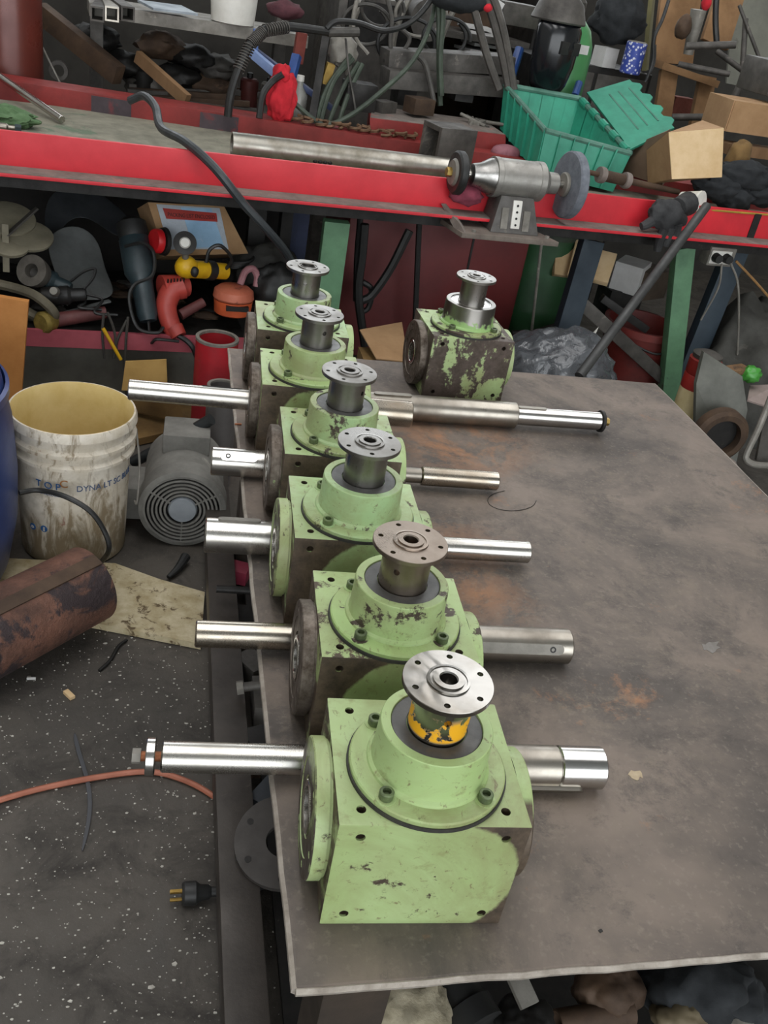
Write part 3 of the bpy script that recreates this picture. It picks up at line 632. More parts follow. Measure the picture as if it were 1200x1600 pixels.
# thick black cable from the trough to the floor, spring-sleeved torch hose
pts = [Pv(203, 157, 0.5), Pv(225, 150, 0.45), Pv(243, 168, 0.35), Pv(252, 200, 0.2), Pv(290, 222, 0.02), Pv(335, 262, -0.1), Pv(380, 318, -0.12), Pv(420, 362, -0.12), Pv(450, 400, -0.08), Pv(470, 450, 0.0), Pv(478, 520, 0.1)]
solo('welding_cable', MB().tube(pts, 0.0135, 10), mat('black_cable', '#34383b', '#24282a', None, 15, 0.45, 0, 0.1), 'thick black welding cable curving over the front of the red bench', 'cable')
s = thing('torch_hose', 'black spring-sleeved torch hose arching above the red bench', 'hose', Pv(358, 178, 0.62))
pts = [Pv(356, 182, 0.62), Pv(360, 150, 0.62), Pv(372, 110, 0.62), Pv(392, 68, 0.64), Pv(412, 48, 0.66), Pv(450, 42, 0.7), Pv(515, 50, 0.75)]
part('hose_core', MB().tube(pts, 0.015, 10), m_rubber, s, world=True)
sp = MB(); P_ = [pts[i].lerp(pts[i + 1], k / 40) for i in range(2, 5) for k in range(40)]
hel = []
for i, p in enumerate(P_[:-1]):
    d = (P_[i + 1] - p).normalized(); n_ = d.orthogonal().normalized(); n_ = Vector((0, 1, 0)).cross(d).normalized(); b_ = d.cross(n_)
    for k in range(3): a_ = (i * 3 + k) * 0.55; hel.append(p.lerp(P_[i + 1], k / 3) + (n_ * math.cos(a_) + b_ * math.sin(a_)) * 0.02)
part('spring_sleeve', sp.tube(hel, 0.0026, 5, 1), m_grey, s, world=True)
part('torch_handle', MB().tube([Pv(512, 50, 0.75), Pv(560, 50, 0.76)], 0.017, 10, 1), m_cable, s, world=True)
solo('black_lead', MB().tube([Pv(510, 45, 0.74), Pv(525, 34, 0.75), Pv(560, 36, 0.78), Pv(600, 48, 0.8), Pv(640, 36, 0.85), Pv(672, 2, 0.9), Pv(690, -40, 0.95)], 0.0105, 8), m_rubber, 'black lead looping above the torch handle', 'cable')

# blue steel frame with red rag
s = thing('angle_iron_stand', 'blue painted steel angle frame standing behind the red rag', 'frame', Pv(430, 190, 0.75))
def bar(a, b, w, d, m, par, nm='frame_bar'): part(nm, MB().box((0, 0, (b - a).length / 2), (w, d, (b - a).length), axis(a, b)), m, par, 0.002, world=True)
bar(Pv(388, 78, 0.86), Pv(440, 122, 0.78), 0.03, 0.03, mat('light_blue_paint', '#8fa3c8', '#6d83ad', None, 8, 0.5, 0.1, 0.2), s)
bar(Pv(400, 80, 0.92), Pv(520, 170, 0.85), 0.05, 0.02, mat('navy_paint', '#2b3a63', '#222d4d', None, 8, 0.5, 0.1, 0.2), s)
bar(Pv(464, 86, 0.76), Pv(451, 138, 0.72), 0.03, 0.03, m_blue, s)
bar(Pv(400, 45, 0.9), Pv(398, 90, 0.9), 0.02, 0.02, m_bluepaint, s)
rr = MB(); ctr = Pv(440, 115, 0.70)
rr.blob(ctr, (0.03, 0.025, 0.03), 0.3, 2.5, 9, 3)
rr.blob(Pv(441, 152, 0.70), (0.045, 0.025, 0.088), 0.35, 1.9, 12, 4)
solo('red_rag', rr, m_redrag, 'bright red rag hanging from the blue frame', 'rag')
solo('black_hose_end', MB().tube([Pv(405, 185, 0.64), Pv(410, 150, 0.66), Pv(425, 128, 0.68), Pv(442, 116, 0.67)], 0.012, 8), m_rubber, 'short black hose end bent beside the red rag', 'hose')
s = thing('clear_bottle', 'cloudy plastic bottle among the green hoses', 'bottle', Pv(462, 190, 0.85))
part('bottle_body', MB().lathe([(0.03, 0), (0.035, 0.01), (0.035, 0.10), (0.014, 0.13), (0.014, 0.15)], 24), mat('cloudy_plastic', '#9a9a94', '#6f706b', None, 14, 0.3, 0, 0.2), s)
part('bottle_cap', MB().lathe([(0.016, 0.148), (0.016, 0.168)], 18), m_white, s)
# green hose bundle
for k, (x0, y0, xm, ym, x1, y1) in enumerate(((552, 92, 520, 130, 500, 198), (560, 98, 535, 140, 512, 200), (548, 86, 510, 140, 494, 196), (566, 100, 545, 145, 528, 200))):
    solo('hose_loop', MB().tube([Pv(x0, y0, 0.82), Pv(xm, ym, 0.78), Pv(x1, y1, 0.74), Pv(x1 + 8, y1 + 14, 0.72)], 0.0095, 8), m_hose, 'green rubber hose hanging in a bundle behind the red block', 'hose', 'green hoses bundled behind the red block')
solo('long_green_hose', MB().tube([Pv(440, 140, 0.76), Pv(470, 170, 0.72), Pv(505, 194, 0.68), Pv(545, 182, 0.68), Pv(600, 140, 0.72), Pv(645, 95, 0.8), Pv(672, 40, 0.9), Pv(684, -20, 1.0)], 0.0095, 8), m_hose, 'long green hose sagging between the red rag and the hanging cables', 'hose')
solo('thin_wire', MB().tube([Pv(540, 60, 0.8), Pv(545, 110, 0.76), Pv(552, 150, 0.75), Pv(556, 175, 0.7)], 0.004, 6), m_cable, 'thin grey wire hanging in front of the green hoses', 'wire')
a, b = Pv(510, 55, 0.86), Pv(485, 205, 0.72)
solo('steel_upright', MB().box((0, 0, (b - a).length / 2), (0.028, 0.028, (b - a).length), axis(a, b)), m_dark, 'dark upright steel bar beside the green hose bundle', 'bar')
solo('grit_bottle', MB().blob(Pv(536, 80, 0.86), (0.05, 0.04, 0.055), 0.35, 3, 44, 3), m_lgrey, 'crumpled clear wrap stuck among the hoses', 'wrap')
solo('yellow_block', MB().box((0, 0, 0), (0.03, 0.03, 0.075), frame(Pv(512, 115, 0.82), BA, 0.1, 0.2)), mat('yellow_wood', '#a3853f', '#80662c', None, 14, 0.7, 0, 0.2), 'small yellow wooden block behind the green hoses', 'block')
solo('rust_bracket', MB().box((0, 0, 0), (0.04, 0.03, 0.11), frame(Pv(468, 75, 1.0), BA, 0, 0.05)), mat('brick_red_paint', '#7d3327', '#5e281f', None, 12, 0.7, 0, 0.2), 'brick red steel bracket under the high shelf', 'bracket')

# ---- rear beam stack and machinery, middle
s = thing('beam_stack_base', 'dull red steel box beam with a dusty top behind the trough', 'beam', BM(1.75, 0.9, 0))
z0 = Pv(580, 212, 0.66).z; z1 = Pv(580, 184, 0.66).z
part('beam_body', MB().hexa([Pv(578, 220, 0.66), Pv(790, 250, 0.62), B(1.88, 0.95, z0), B(1.36, 0.95, z0)], [Pv(578, 184, 0.66), Pv(790, 211, 0.62), B(1.88, 0.95, z1), B(1.36, 0.95, z1)]), m_reddk, s, world=True)
part('dust_layer', MB().hexa([Pv(579, 184, 0.665), Pv(789, 211, 0.625), B(1.87, 0.94, z1), B(1.37, 0.94, z1)], [Pv(579, 183, 0.665), Pv(789, 210, 0.625), B(1.87, 0.94, z1 + 0.004), B(1.37, 0.94, z1 + 0.004)]), m_edge, s, world=True)
for u_ in (1.5, 1.8): part('support_post', MB().box((u_ - 1.75, -0.05, z0 / 2), (0.1, 0.1, z0)), m_dark, s)
for k, (x0, y0, x1, y1, v_, lab) in enumerate(((600, 82, 795, 92, 1.05, 'upper grey steel channel of the pair stacked behind the hollow block'), (600, 112, 800, 128, 0.98, 'lower grey steel channel of the pair stacked behind the hollow block'))):
    a, b = Pv(x0, y0 + 8, v_), Pv(x1, y1 + 8, v_)
    d_ = (b - a); o = MB().box((0, 0, d_.length / 2), (0.14, 0.072, d_.length), axis(a, b))
    solo('steel_channel', o, m_grey, lab, 'channel', bevel=0.01)
    solo('channel_block', MB().box((0, 0, 0), (0.08, 0.1, 0.06), frame(Pv(630 + 90 * k, 150 - 6 * k, v_), BA)), m_dark, ('dark packing block under the left end of the grey channels', 'dark packing block under the middle of the grey channels')[k], 'block')
# grey welding machines behind
s = thing('welding_machine', 'grimy grey welding machine with a handle frame behind the steel channels', 'machine', BM(1.62, 1.5, 0))
part('machine_cabinet', MB().box((-0.04, 0.22, 0.66), (0.5, 0.4, 1.32)), m_grey, s, 0.012)
part('machine_panel', MB().box((-0.04, 0.012, 1.22), (0.42, 0.02, 0.16)), m_dark, s)
for dx in (-0.22, -0.02, 0.2):
    part('handle_tube', MB().tube([(dx, -0.03, 1.0), (dx - 0.02, -0.06, 1.2), (dx + 0.04, -0.05, 1.38), (dx + 0.1, 0.0, 1.46)], 0.014, 8), m_lgrey, s)
part('machine_drum', MB().lathe([(0.0, -0.07), (0.075, -0.07), (0.085, -0.05), (0.085, 0.05), (0, 0.05)], 28, frame((0.1, -0.03, 1.27), 0, R_(90))), m_grey, s)
for k, pts in enumerate((
    [(684, -30), (686, 40), (686, 100), (688, 165)], [(690, -30), (692, 30), (688, 90), (690, 150)],
    [(650, 85), (664, 100), (672, 130), (678, 160)], [(733, -20), (745, 30), (762, 90), (780, 140)],
    [(752, -20), (770, 30), (785, 90), (795, 140)], [(762, -25), (782, 30), (795, 90), (803, 140)], [(603, -10), (612, 30), (610, 70), (618, 120)], [(560, -10), (552, 30), (556, 60), (575, 85)], [(620, 40), (640, 60), (625, 85), (600, 95)])):
    v_ = 0.92 - 0.01 * k if k < 6 else 1.1
    solo('hanging_cable', MB().tube([Pv(x_, y_, v_ - 0.02 * j) for j, (x_, y_) in enumerate(pts)], 0.011 if k in (0, 1, 2) else (0.016 if k < 6 else 0.009), 8), (m_hose, m_hose, m_cable, m_grey, m_grey, m_grey, m_cable, m_lgrey, m_cable)[k],
         
         ('green hose-like cable hanging straight beside the hollow block', 'second green cable hanging straight, twisted round the first one', 'short grey cable bending down to the hollow block', 'thick grey lead slanting down left of the crate, nearest the papers', 'thick grey lead slanting down to the crate corner, middle of three', 'thick grey lead slanting down to the crate, beside the blue baton', 'thin grey cable hanging down across the steel channels', 'pale grey cable looping at the torch handle', 'thin grey cable curled in front of the machine drum')[k], 'cable', 'cables hanging by the welding machine')
solo('black_bag', MB().blob(Pv(715, -4, 0.9), (0.11, 0.06, 0.05), 0.2, 1.8, 17, 3), m_blackcloth, 'black cloth bag hanging above the steel channels', 'bag')
s = thing('parts_shelf', 'dark shelf unit with papers behind the hanging cables', 'shelf', BM(2.17, 1.9, 0))
for z_ in (0.5, 1.02, 1.2): part('shelf_board', MB().box((0, 0.2, z_), (0.62, 0.4, 0.03)), m_grey, s)
for dx in (-0.3, 0.3): part('shelf_side', MB().box((dx, 0.2, 0.75), (0.03, 0.42, 1.5)), m_dark, s)
part('shelf_back', MB().box((0, 0.4, 0.75), (0.62, 0.02, 1.5)), m_rust, s)
for k in range(5):
    solo('paper_stack', MB().box((0, 0, 0), (0.16, 0.16, 0.014), frame(Pv(742 + (k % 2) * 10, 42 + 9 * k, 2.02), BA + 0.1 * (k - 2))), m_paper, 'flat white paper bundle in the dark shelf behind the cables', 'paper', 'paper bundles in the dark shelf')
solo('grey_drawer_box', MB().box((0, 0, 0), (0.17, 0.2, 0.09), frame(Pv(807, 22, 1.5), BA - 0.2)), m_grey, 'open grey tray on the shelf left of the welding helmet', 'tray', bevel=0.004)
s = thing('price_tag', 'white and yellow tag hanging on the cables', 'tag', Pv(778, 14, 0.86))
part('tag_card', MB().box((0, 0, 0.008), (0.032, 0.003, 0.04), frame((0, 0, 0), BA, 0, 0.35)), m_paper, s)
part('tag_strip', MB().box((0.004, -0.0025, -0.011), (0.032, 0.003, 0.016), frame((0, 0, 0), BA, 0, 0.35)), m_yellow, s, label='yellow strip')
solo('red_clip', MB().blob(Pv(762, 12, 0.86), (0.02, 0.015, 0.015), 0.2, 2, 3, 2), m_redrag, 'small red clip on the hanging cables', 'clip')
a, b = Pv(812, 76, 1.05), Pv(799, 118, 1.0)
solo('plastic_baton', MB().tube([a, a.lerp(b, 0.5), b], 0.02, 10), m_blue, 'bright blue plastic baton standing behind the green crate', 'baton')
solo('blue_peg', MB().tube([Pv(905, 130, 0.95), Pv(898, 150, 0.9)], 0.016, 10, 1), m_blue, 'short blue plastic peg between crate and green cylinder', 'peg')

# hollow square steel block standing in the trough
s = thing('hollow_block', 'thick hollow square steel block standing on the bench behind the grinder', 'block', Pv(697, 238, 0.36))
Mb = frame(Vector((0, 0, 0)), BA + R_(-80))
w, h, d, t_ = 0.135, 0.17, 0.15, 0.018
zb = 0.84 - Pv(697, 238, 0.36).z
for nm, c, sz in (('block_wall', (-w / 2 + t_ / 2, 0, zb + h / 2), (t_, d, h)), ('block_wall', (w / 2 - t_ / 2, 0, zb + h / 2), (t_, d, h)), ('block_top', (0, 0, zb + h - t_ / 2), (w - 2 * t_, d, t_)), ('block_foot', (0, 0, zb + t_ / 2), (w - 2 * t_, d, t_))):
    part(nm, MB().box(c, sz, Mb), m_grey, s, 0.003)

# long polished pipe in the trough
a, b = Pz(362, 226, 0.886), Pz(705, 266, 0.886)
s = thing('steel_pipe', 'long bare steel pipe lying on the front edge of the red bench', 'pipe', a)
part('pipe_wall', MB().pipe(a, b, 0.040, 0.006, 40), steel('drawn_pipe', '#a8a49b', 0.36, '#746d60', 12), s, world=True)
for k in range(4): part('weld_bead', MB().blob(a.lerp(b, 0.36 + 0.022 * k) + Vector((0.0, -0.036, -0.015)), (0.008, 0.006, 0.006), 0.2, 2, k, 2), m_dark, s, world=True)
random.seed(8)
for k in range(14):
    u_ = 0.98 + 0.036 * k; c = B(u_ + random.uniform(-.01, .01), 1.08 - (u_ + 1.5) * 0.82 / 4.8 + random.uniform(.02, .06), 0.9065)
    pts = [c + Vector((math.cos(i * 1.1 + k) * 0.02, math.sin(i * 1.1 + k) * 0.02, i * 0.003)) for i in range(7)]
    solo('metal_swarf', MB().tube(pts, 0.006, 5, 3), mat('rust_swarf', '#7d6048', '#5a4433', None, 30, 0.7, 0.4, 0.3), 'rusty curl of swarf on the rear red beam behind the steel pipe', 'swarf', 'swarf curls on the rear red beam')

# ---- bench grinder
gz = Pv(805, 280, -0.05).z; gu = 1.592
gr = thing('bench_grinder', 'grey double-wheel bench grinder bolted to the front of the red bench', 'grinder', BM(gu, -0.05, 0))
GX = lambda x: frame((x, 0, gz), 0, 0, R_(90))
mg = mat('grinder_alloy', '#a09d97', '#7e7b76', '#67625c', 14, 0.42, 0.6, 0.2)
part('motor_body', MB().lathe([(0.055, -0.085), (0.062, -0.08), (0.062, 0.085), (0.055, 0.09)], 40, GX(0)), mg, gr)
part('end_bell', MB().lathe([(0.064, -0.088), (0.064, -0.07), (0.060, -0.066)], 40, GX(0)), mg, gr)
part('end_bell', MB().lathe([(0.060, 0.066), (0.064, 0.07), (0.064, 0.09), (0.055, 0.098), (0.036, 0.115), (0.034, 0.15)], 40, GX(0)), mg, gr)
part('shaft_cone', MB().lathe([(0.022, -0.165), (0.034, -0.16), (0.040, -0.13), (0.056, -0.10), (0.058, -0.086)], 40, GX(0)), steel('tape_silver', '#b5b3af', 0.3, '#6a6764', 20), gr)
w_ = part('grinding_wheel', MB().lathe([(0, 0.185), (0.028, 0.185), (0.030, 0.188), (0.104, 0.188), (0.109, 0.193), (0.109, 0.216), (0.104, 0.221), (0, 0.221)], 56, GX(0)), mat('blue_grey_stone', '#6f737b', '#5b5f66', '#575a60', 40, 0.9, 0, 0.5), gr, label='blue-grey grinding wheel')
part('wheel_flange', MB().lathe([(0.036, 0.176), (0.040, 0.180), (0.040, 0.187), (0.02, 0.188)], 32, GX(0)), m_lgrey, w_)
part('spindle', MB().cyl((-0.24, 0, gz), (0.19, 0, gz), 0.013), m_steel, gr)
w_ = part('black_wheel', MB().lathe([(0, -0.222), (0.062, -0.222), (0.068, -0.216), (0.068, -0.198), (0.062, -0.192), (0, -0.192)], 48, GX(0)), m_rubber, gr, label='black rubber wheel')
part('wheel_flange', MB().lathe([(0.01, -0.232), (0.038, -0.230), (0.044, -0.222), (0.01, -0.221)], 32, GX(0)), m_lgrey, w_)
part('spindle_nut', MB().lathe([(0.015, -0.248), (0.015, -0.231)], 6, GX(0)), m_brass, gr, smooth=0)
zb = 0.77
ped = MB().hexa([(-0.085, -0.075, zb), (0.095, -0.075, zb), (0.085, 0.045, zb), (-0.075, 0.045, zb)], [(-0.06, -0.05, gz - 0.045), (0.06, -0.05, gz - 0.045), (0.06, 0.04, gz - 0.045), (-0.06, 0.04, gz - 0.045)])
pd = part('pedestal', ped, mat('dark_grey_cast', '#5b5855', '#474441', '#6e675f', 20, 0.6, 0.2, 0.2), gr, 0.006)
sl = lambda f: -0.075 + (0.025) * f - 0.0015     # sloping front of the pedestal
def face(x0, x1, z0_, z1_, t_=0.003):
    H = gz - 0.045 - zb; y0, y1 = sl((z0_ - zb) / H), sl((z1_ - zb) / H)
    return MB().hexa([(x0, y0 - t_, z0_), (x1, y0 - t_, z0_), (x1, y0 + t_, z0_), (x0, y0 + t_, z0_)], [(x0, y1 - t_, z1_), (x1, y1 - t_, z1_), (x1, y1 + t_, z1_), (x0, y1 + t_, z1_)])
sw = part('switch_plate', face(-0.015, 0.017, zb + 0.018, zb + 0.105, 0.004), m_white, pd, 0.002)
part('label_patch', face(-0.052, -0.028, zb + 0.015, zb + 0.08), m_lgrey, pd); part('label_patch', face(0.028, 0.052, zb + 0.012, zb + 0.075), m_lgrey, pd)
H = gz - 0.045 - zb
for z_ in (0.03, 0.05, 0.07, 0.09):
    y_ = sl((z_) / H) - 0.0045
    part('plate_hole', MB().lathe([(0.0038, 0), (0.0038, 0.002)], 10, frame((0.001, y_, zb + z_), 0, R_(90))), m_dark, sw)
part('base_plate', MB().prism([(-0.20, -0.115), (0.15, -0.125), (0.10, 0.06), (-0.22, 0.04)], zb - 0.016, zb), mat('tan_dust_plate', '#7b7168', '#5f564f', '#8f8072', 14, 0.8, 0.1, 0.4), gr, 0.002)
part('bracket_arm', MB().hexa([(-0.21, -0.06, zb), (-0.19, -0.11, zb), (-0.18, -0.10, zb), (-0.2, -0.05, zb)], [(-0.23, 0.04, zb + 0.05), (-0.2, -0.08, zb + 0.02), (-0.19, -0.07, zb + 0.02), (-0.21, 0.045, zb + 0.05)]), m_edge, gr)
for x_ in (-0.15, 0.12): part('base_bolt', MB().lathe([(0.008, zb), (0.008, zb + 0.008)], 6, frame((x_, -0.09, 0))), m_lgrey, gr, smooth=0)
solo('pink_rag', MB().blob(Pv(725, 300, 0.0) + Vector((0, -0.03, 0.0)), (0.055, 0.03, 0.03), 0.3, 2.2, 21, 3), mat('dark_pink_cloth', '#8a3a4c', '#5c2733', None, 20, 0.9, 0, 0.3), 'dark pink rag wedged behind the black grinder wheel', 'rag')
solo('dusty_pouch', MB().blob(Pz(790, 240, 0.90), (0.06, 0.04, 0.035), 0.12, 1.5, 22, 3), mat('dusty_pink', '#96616a', '#6d4149', None, 14, 0.8, 0, 0.2), 'dusty pink pouch between the grinder and the green crate', 'pouch')

# ---- green gas cylinder with a welding helmet
p = B(2.25, 1.1, 0)
s = thing('gas_cylinder', 'tall green gas cylinder behind the green plastic crate', 'gas cylinder', p)
part('cylinder_body', MB().lathe([(0.10, 0), (0.117, 0.02), (0.117, 1.25), (0.112, 1.29), (0.09, 1.35), (0.05, 1.39), (0.035, 1.40)], 40), mat('green_cylinder', '#4c8a55', '#3d7448', '#6b7a68', 5, 0.35, 0.05, 0.05, patch=0.72), s)
part('cylinder_cap', MB().lathe([(0.045, 1.39), (0.045, 1.45), (0.03, 1.47)], 20), m_grey, s)
part('cylinder_sticker', MB().box((0.03, -0.112, 1.28), (0.06, 0.004, 0.035)), m_paper, s, label='white sticker')
s = thing('welding_helmet', 'black welding helmet with a grey crown hanging on the green cylinder', 'helmet', frame(B(2.085, 0.90, 1.25), BA + R_(20)) @ Matrix.Scale(1.2, 4))
hm_ = MB(); n_ = 28; vs = []; fs = []
rows = [(-0.13, 0.045, 0.06), (-0.09, 0.075, 0.075), (-0.03, 0.088, 0.088), (0.03, 0.092, 0.09), (0.08, 0.09, 0.088), (0.12, 0.07, 0.07), (0.14, 0.03, 0.03)]
hm_.add([(rx * math.cos(math.pi * (1 + i / n_)), ry * math.sin(math.pi * (1 + i / n_)), z_) for z_, rx, ry in rows for i in range(n_ + 1)],
        [(r * (n_ + 1) + i, r * (n_ + 1) + i + 1, (r + 1) * (n_ + 1) + i + 1, (r + 1) * (n_ + 1) + i) for r in range(len(rows) - 1) for i in range(n_)])
ho = part('helmet_shell', hm_, mat('glossy_black', '#16181c', '#101215', None, 10, 0.16, 0, 0.02), s, smooth=60)
md = ho.modifiers.new('thick', 'SOLIDIFY'); md.thickness = 0.006
part('helmet_window', MB().box((0, -0.083, 0.03), (0.09, 0.012, 0.04)), m_rubber, s, 0.003)
part('helmet_crown', MB().lathe([(0.0, 0.205), (0.04, 0.195), (0.075, 0.16), (0.095, 0.105), (0.092, 0.10), (0.07, 0.15), (0.0, 0.19)], 28), m_grey, s, label='grey crown')

# ---- green crate with an open flap lid
tl = [Pv(789, 133, .85), Pv(906, 154, .80), Pv(985, 240, .35), Pv(852, 204, .40)]
dn = ((Pv(777, 200, .8) - tl[0]) + (Pv(835, 250, .38) - tl[3])) / 2 * 1.15
cen = sum(tl, Vector()) / 4
bl_ = [cen + (p - cen) * 0.9 + dn for p in tl]
m_crate = mat('green_crate_plastic', '#2f9478', '#257a63', '#5f8577', 9, 0.45, 0, 0.1, patch=0.7)
m_cratedk = mat('dusty_crate_rim', '#557f70', '#3f6658', '#7d8f84', 14, 0.7, 0, 0.2)
cr = thing('green_crate', 'open green plastic crate standing tilted behind the grinder', 'crate', (bl_[0] + bl_[2]) / 2)
for i in range(4):
    j = (i + 1) % 4; nrm = (tl[j] - tl[i]).cross(dn).normalized()
    if nrm.dot(cen - tl[i]) > 0: nrm = -nrm
    wl = part('crate_wall', MB().slab([bl_[i], bl_[j], tl[j], tl[i]], nrm * 0.005 * -1), m_crate, cr, world=True)
    for k in range(1, 6):
        f = k / 6; a = tl[i].lerp(tl[j], f); b = bl_[i].lerp(bl_[j], f)
        part('wall_rib', MB().slab([b + (bl_[j] - b) * 0.02, b, a, a + (tl[j] - a) * 0.02], nrm * 0.016 * -1), m_crate, wl, world=True)
    part('crate_rim', MB().tube([tl[i], tl[j]], 0.011, 8, 1), m_cratedk, cr, world=True)
part('crate_floor', MB().slab([bl_[0], bl_[1], bl_[2], bl_[3]], dn.normalized() * 0.006), m_crate, cr, world=True)
ld = [Pv(917, 144, .80), Pv(988, 123, .80), Pv(1058, 198, .42), Pv(985, 233, .36)]
ln = (ld[1] - ld[0]).cross(ld[3] - ld[0]).normalized(); ln = ln if ln.z > 0 else -ln
n_ = 9; teeth = []
for i in range(n_ * 2):
    f = i / (n_ * 2 - 1); q = ld[1].lerp(ld[2], f); off = (ld[1] - ld[0]).normalized() * (0.012 if (i // 2) % 2 else -0.012)
    teeth.append(q + off)
poly = [ld[0]] + teeth + [ld[3]]
lid = MB(); k = len(poly)
lid.add([p for p in poly] + [p - ln * 0.008 for p in poly], [tuple(range(k)), tuple(range(2 * k - 1, k - 1, -1))] + [(i, k + i, k + (i + 1) % k, (i + 1) % k) for i in range(k)])
lo = part('lid_flap', lid, m_crate, cr, smooth=0, world=True)
for f in (0.35, 0.55, 0.78):
    a = ld[0].lerp(ld[1], f).lerp(ld[3].lerp(ld[2], f), 0.14); b = ld[0].lerp(ld[1], f).lerp(ld[3].lerp(ld[2], f), 0.8)
    part('lid_groove', MB().slab([a + ln * 0.002, b + ln * 0.002, b + (ld[1] - ld[0]).normalized() * 0.006 + ln * 0.002, a + (ld[1] - ld[0]).normalized() * 0.006 + ln * 0.002], ln * 0.006), m_cratedk, lo, world=True)
for f in (0.1, 0.3, 0.5, 0.7, 0.9):
    part('hinge', MB().cyl(tl[1].lerp(tl[2], f - 0.05), tl[1].lerp(tl[2], f + 0.05), 0.016, n=10), m_crate, cr, world=True)
p = Pv(941, 104, 1.45)
s = thing('steel_locker', 'dark steel locker against the wall behind the green cylinder', 'locker', BM(2.55, 1.62, 0))
part('locker_body', MB().box((0.05, 0, p.z / 2), (0.62, 0.4, p.z)), m_dark, s, 0.005)
for dx in (-0.1, 0.2): part('locker_door', MB().box((dx, -0.205, p.z / 2), (0.28, 0.012, p.z - 0.06)), m_grey, s, 0.003)
solo('white_block', MB().box((0, 0, 0.043), (0.09, 0.08, 0.085), frame(p, BA + 0.3)), m_paper, 'white foam block behind the green cylinder', 'block')

# ---- right end of the bench
def plank(name, a, b, w, d, m, parent=None, label=None, cat=None, up=(0, 0, 1), group=None):
    o = MB().box((0, 0, (b - a).length / 2), (w, d, (b - a).length), axis(a, b, up))
    if parent: return part(name, o, m, parent, 0.002, world=True)
    return solo(name, o, m, label, cat, group, bevel=0.002)
m_pallet = mat('weathered_pallet', '#94714d', '#6f5236', '#4c3a2b', 5, 0.85, 0, 0.4, patch=0.6)
s = thing('broken_pallet', 'broken brown pallet boards standing against the wall behind the crate', 'pallet', Pv(1080, 210, 1.25))
plank('pallet_board', Pv(1066, -30, 1.35), Pv(1050, 100, 1.28), 0.2, 0.025, m_pallet, s, up=(0, 1, 0))
plank('pallet_board', Pv(1150, -40, 1.4), Pv(1116, 70, 1.3), 0.15, 0.025, m_pallet, s, up=(0, 1, 0))
plank('pallet_board', Pv(1028, 100, 1.2), Pv(1115, 130, 1.18), 0.1, 0.03, m_pallet, s)
plank('pallet_board', Pv(1045, 110, 1.2), Pv(1034, 185, 1.15), 0.085, 0.03, m_pallet, s, up=(0, 1, 0))
plank('pallet_board', Pv(1105, 120, 1.22), Pv(1088, 205, 1.15), 0.085, 0.03, m_pallet, s, up=(0, 1, 0))
solo('pale_board', MB().box((0, 0, 0.3), (0.1, 0.02, 0.6), axis(Pv(1008, 110, 1.5), Pv(1022, -40, 1.55))), mat('pale_green_board', '#8d8a68', '#77734f', None, 5, 0.8, 0, 0.2), 'pale greenish board standing left of the broken pallet', 'board')
solo('added_wall_sheet', MB().slab([Pv(1135, 130, 1.5), Pv(1230, 150, 1.5), Pv(1235, -40, 1.7), Pv(1150, -40, 1.7)], BN * -0.012), mat('grey_green_sheet', '#77776c', '#62625a', '#4f4d46', 4, 0.7, 0.1, 0.2), 'grey-green sheet added to lighten the wall behind the pipe stand', 'sheet', smooth=0)  # pale sheet added so the dark wall reads lighter here
solo('red_brick', MB().box((0, 0, 0), (0.11, 0.07, 0.08), frame(Pv(1062, 165, 1.35), BA)), mat('brick_clay', '#7d463a', '#64362d', None, 20, 0.9, 0, 0.4), 'brick red block seen between the pallet boards', 'block')
solo('black_bag', MB().blob(Pv(965, 30, 1.45), (0.12, 0.08, 0.10), 0.25, 1.8, 31, 4), m_blackcloth, 'black work bag hanging behind the green cylinder', 'bag')
s = thing('patterned_can', 'small can with a blue and white flag pattern behind the crate lid', 'can', Pv(983, 115, 1.3))
t = NT('blue_white_print'); n1 = t.n('ShaderNodeTexVoronoi'); n1.inputs['Scale'].default_value = 65; t.link(t.co, n1.inputs['Vector'])
part('can_body', MB().lathe([(0.045, 0), (0.048, 0.004), (0.048, 0.13), (0.045, 0.134)], 28), t.fin(t.mix(t.ramp(n1.outputs['Distance'], 0.25, 0.4), C('#d8dbe6'), C('#35489a')), 0.5), s)
part('can_lid', MB().lathe([(0.046, 0.134), (0.04, 0.138)], 28), m_lgrey, s)
for k, pts in enumerate(([(1045, 0), (1035, 30), (1022, 60), (1020, 95), (1010, 125)], [(1024, 70), (1022, 100), (1008, 128)])):
    solo('hook_wire', MB().tube([Pv(x_, y_, 1.15) for x_, y_ in pts], (0.008 if k == 0 else 0.005), 6), m_rubber, ('thick black lead hanging in front of the pale board', 'thin black wire loop hanging in front of the flag-patterned can')[k], 'wire')
# grey hand tool and steel stand in front of the pallet
s = thing('air_tool', 'grey air tool hanging in front of the broken pallet', 'tool', Pv(1078, 75, 1.1))
a, b = Pv(1092, 15, 1.1), Pv(1075, 85, 1.1)
part('tool_body', MB().cyl(a, b, 0.035, 0.022), m_lgrey, s, world=True)
part('tool_head', MB().blob(Pv(1068, 42, 1.06), (0.035, 0.03, 0.05), 0.15, 1.5, 3, 3), m_rust, s, world=True)
part('tool_switch', MB().blob(Pv(1104, 5, 1.08), (0.022, 0.018, 0.03), 0.1, 1.5, 4, 2), m_redrag, s, world=True)
part('tool_hose', MB().tube([Pv(1120, -20, 1.1), Pv(1118, 30, 1.08), Pv(1120, 70, 1.05)], 0.014, 8), m_rubber, s, world=True)
st = thing('pipe_stand', 'rusty pipe stand with crossed bars at the right end of the bench', 'stand', Pv(1130, 230, 0.75))
